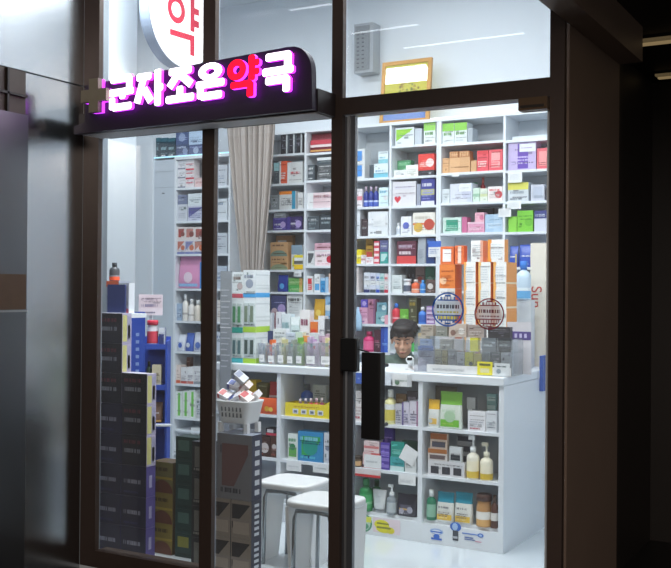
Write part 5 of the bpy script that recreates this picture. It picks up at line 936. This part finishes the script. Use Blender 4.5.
# ------------------------------------------------------------------ the person behind the counter
def organic(name, prims, vox, mat, parent, smooth=6):
    bm = bmesh.new()
    for p in prims:
        if p[0] == 'c':
            _, a, b, r0, r1 = p; a, b = Vector(a), Vector(b); ax = (b-a); L = ax.length; ax.normalize(); u = ax.orthogonal().normalized(); v = ax.cross(u); n = 18; rings = []
            for t in [-pi/2+pi/2*k/5 for k in range(1, 6)]: rings.append((a+ax*(r0*sin(t)), r0*cos(t)))
            for t in [pi/2*k/5 for k in range(0, 5)]: rings.append((b+ax*(r1*sin(t)), r1*cos(t)))
            vs = [[bm.verts.new(c+u*(r*cos(2*pi*k/n))+v*(r*sin(2*pi*k/n))) for k in range(n)] for c, r in rings]
            for i in range(len(vs)-1):
                for k in range(n): bm.faces.new((vs[i][k], vs[i][(k+1) % n], vs[i+1][(k+1) % n], vs[i+1][k]))
            bm.faces.new(vs[0][::-1]); bm.faces.new(vs[-1])
        else:
            _, c, r, rot = p; mt = Matrix.Translation(c) @ rot @ Matrix.Diagonal((*r, 1)); bmesh.ops.create_uvsphere(bm, u_segments=28, v_segments=18, radius=1, matrix=mt)
    bmesh.ops.recalc_face_normals(bm, faces=bm.faces[:]); me = bpy.data.meshes.new(name); bm.to_mesh(me); bm.free()
    o = bpy.data.objects.new(name, me); COL.objects.link(o)
    r = o.modifiers.new('r', 'REMESH'); r.mode = 'VOXEL'; r.voxel_size = vox; s = o.modifiers.new('s', 'SMOOTH'); s.iterations = smooth; s.factor = .5
    bpy.context.view_layer.update(); m2 = bpy.data.meshes.new_from_object(o.evaluated_get(bpy.context.evaluated_depsgraph_get())); bpy.data.objects.remove(o)
    m2.materials.clear(); m2.materials.append(mat); m2.name = name
    for p in m2.polygons: p.use_smooth = True
    o = bpy.data.objects.new(name, m2); COL.objects.link(o); o.parent = parent; return o
px_, py_ = -3.045, 6.31
pr_ = thing('person', 'person with short dark hair in grey-green shirt seated behind the counter, looking down', 'person', (px_, py_, 0), None, radians(22))
I4 = Matrix.Identity(4); HT = Matrix.Rotation(radians(16), 4, 'X')           # local: facing -Y, head tipped forward
HC = Vector((0, -.055, 1.145))
def hp(x, y, z): return HC+(HT @ Vector((x, y, z)))*1.07
SK = M('dcb096', .5, var=.03)
head = [('e', hp(0, .012, .035), (.074, .092, .09), HT), ('e', hp(0, -.018, -.035), (.058, .07, .075), HT), ('e', hp(0, -.05, -.085), (.03, .026, .022), HT), ('e', hp(0, -.096, -.02), (.0125, .016, .014), HT), ('c', hp(0, -.085, .022), hp(0, -.1, -.016), .008, .011), ('e', hp(-.03, -.078, .024), (.026, .012, .009), HT), ('e', hp(.03, -.078, .024), (.026, .012, .009), HT),
        ('e', hp(-.076, .012, -.005), (.01, .02, .031), HT), ('e', hp(.076, .012, -.005), (.01, .02, .031), HT), ('e', hp(0, -.082, -.055), (.02, .01, .0065), HT), ('e', hp(-.035, -.06, -.02), (.022, .022, .02), HT), ('e', hp(.035, -.06, -.02), (.022, .022, .02), HT)]
neck = [('c', (0, .0, 1.0), (0, -.02, 1.1), .056, .052)]
body = head+neck+[('c', (-.15, .02, .96), (.15, .02, .96), .062, .062), ('e', (0, .01, .83), (.165, .11, .19), I4), ('e', (0, .0, .6), (.15, .115, .2), I4), ('e', (0, .0, .5), (.17, .13, .1), I4)]
for s in (-1, 1):
    body += [('c', (s*.185, .01, .945), (s*.215, -.09, .70), .05, .041), ('c', (s*.215, -.09, .70), (s*.12, -.215, .80), .04, .029), ('c', (s*.085, .0, .5), (s*.11, -.22, .50), .085, .064), ('c', (s*.11, -.22, .50), (s*.11, -.17, .09), .058, .042), ('c', (s*.11, -.16, .05), (s*.115, -.26, .035), .036, .03)]
    hx, hy, hz = s*.105, -.245, .815
    body += [('e', (hx, hy, hz), (.034, .042, .016), I4), ('c', (s*.12, -.215, .80), (hx, hy, hz), .026, .024)]
    for f, (dx, L) in enumerate(((-.024, .066), (-.008, .074), (.008, .07), (.024, .056))):
        k = Vector((hx+dx, hy-.034, hz)); m = k+Vector((0, -L*.5, .004)); e = m+Vector((0, -L*.42, -.02)); body += [('c', k, m, .0088, .008), ('c', m, e, .008, .007)]
    k = Vector((hx-s*.03, hy+.008, hz-.004)); m = k+Vector((-s*.022, -.026, -.004)); body += [('c', k, m, .011, .0095), ('c', m, m+Vector((-s*.006, -.026, -.006)), .0092, .008)]
organic('body', body, .006, SK, pr_, 5)
shirt = [('c', (-.15, .02, .962), (.15, .02, .962), .074, .074), ('e', (0, .01, .83), (.182, .125, .2), I4), ('e', (0, .0, .62), (.166, .13, .2), I4), ('e', (0, .0, .52), (.182, .14, .09), I4), ('c', (0, .004, .98), (0, -.004, 1.035), .075, .064)]
for s in (-1, 1): shirt += [('c', (s*.185, .01, .947), (s*.212, -.075, .74), .066, .06)]
organic('shirt', shirt, .009, M('5c6e66', .8, var=.06), pr_, 6)
tr = [('e', (0, .0, .49), (.186, .145, .09), I4)]
for s in (-1, 1): tr += [('c', (s*.085, .0, .5), (s*.11, -.22, .50), .098, .077), ('c', (s*.11, -.22, .50), (s*.11, -.17, .12), .072, .06)]
organic('trousers', tr, .01, M('2c3038', .8), pr_, 6)
HR = M('1d1817', .5, var=.2, scale=80)
hair = [('e', hp(0, .022, .06), (.087, .1, .082), HT), ('e', hp(0, .05, .02), (.083, .076, .09), HT), ('e', hp(0, -.05, .095), (.07, .052, .034), HT)]
for k in range(7): x = -.06+.02*k; hair.append(('c', hp(x*.8, -.055, .1), hp(x*1.08, -.094+abs(x)*.35, .052+.006*(k % 2)), .02, .010))
for k in range(22):
    an = k*2.4; rr = .03+.045*((k*37) % 11)/11; hair.append(('c', hp(rr*cos(an), .02+rr*sin(an)*1.1, .128-rr*.35), hp(rr*1.5*cos(an), .015+rr*1.5*sin(an)*1.1, .112-rr*.75), .016, .008))
for s in (-1, 1): hair.append(('c', hp(s*.07, -.01, .06), hp(s*.08, -.012, .012), .018, .008))
organic('hair', hair, .006, HR, pr_, 3)
for s in (-1, 1):
    e = organic('eye', [('e', hp(s*.03, -.0815, .008), (.0105, .007, .0034), HT)], .0018, M('a08c80', .3), pr_, 1); MB().lathe([(.0048, 0), (.004, .0012)], M('201614', .15), 14).build('iris', e).matrix_local = Matrix.Translation(hp(s*.03, -.0895, .006)) @ HT @ Matrix.Rotation(radians(90), 4, 'X')
    organic('eyebrow', [('c', hp(s*.014, -.0895, .031), hp(s*.03, -.0895, .035), .0035, .0035), ('c', hp(s*.03, -.0895, .035), hp(s*.046, -.08, .031), .0035, .002)], .0018, HR, pr_, 1)
organic('lips', [('c', hp(-.018, -.0855, -.0555), hp(.018, -.0855, -.0555), .0045, .0045), ('e', hp(0, -.0895, -.056), (.013, .004, .005), HT)], .002, M('a8645a', .4), pr_, 2)
for s in (-1, 1): MB().lathe([(.001, .0), (.05, .0), (.05, .03), (.03, .06), (.001, .065)], M('1a1a1c', .5), 18, sy=1.7).build('shoe', pr_, (s*.113, -.21, 0))
ch = thing('office_chair', 'plain dark seat under the person behind the counter', 'chair', (px_, py_, 0), None, radians(22))
MB().lathe([(.17, .35), (.19, .36), (.19, .385), (.16, .392)], M('26282c', .7), 28).build('seat', ch); MB().lathe([(.025, .04), (.025, .35)], M('8a8e92', .3, .8), 14).build('post', ch); MB().lathe([(.18, .0), (.18, .02), (.03, .04)], M('3a3c40', .4, .4), 24).build('base', ch)
SC.view_settings.view_transform = 'Standard'; SC.view_settings.look = 'None'; SC.view_settings.exposure = 0.0; SC.view_settings.gamma = 1
SC.view_settings.use_curve_mapping = False
SC.cycles.max_bounces = 10; SC.cycles.transparent_max_bounces = 24; SC.cycles.use_denoising = True
SC.cycles.diffuse_bounces = 8
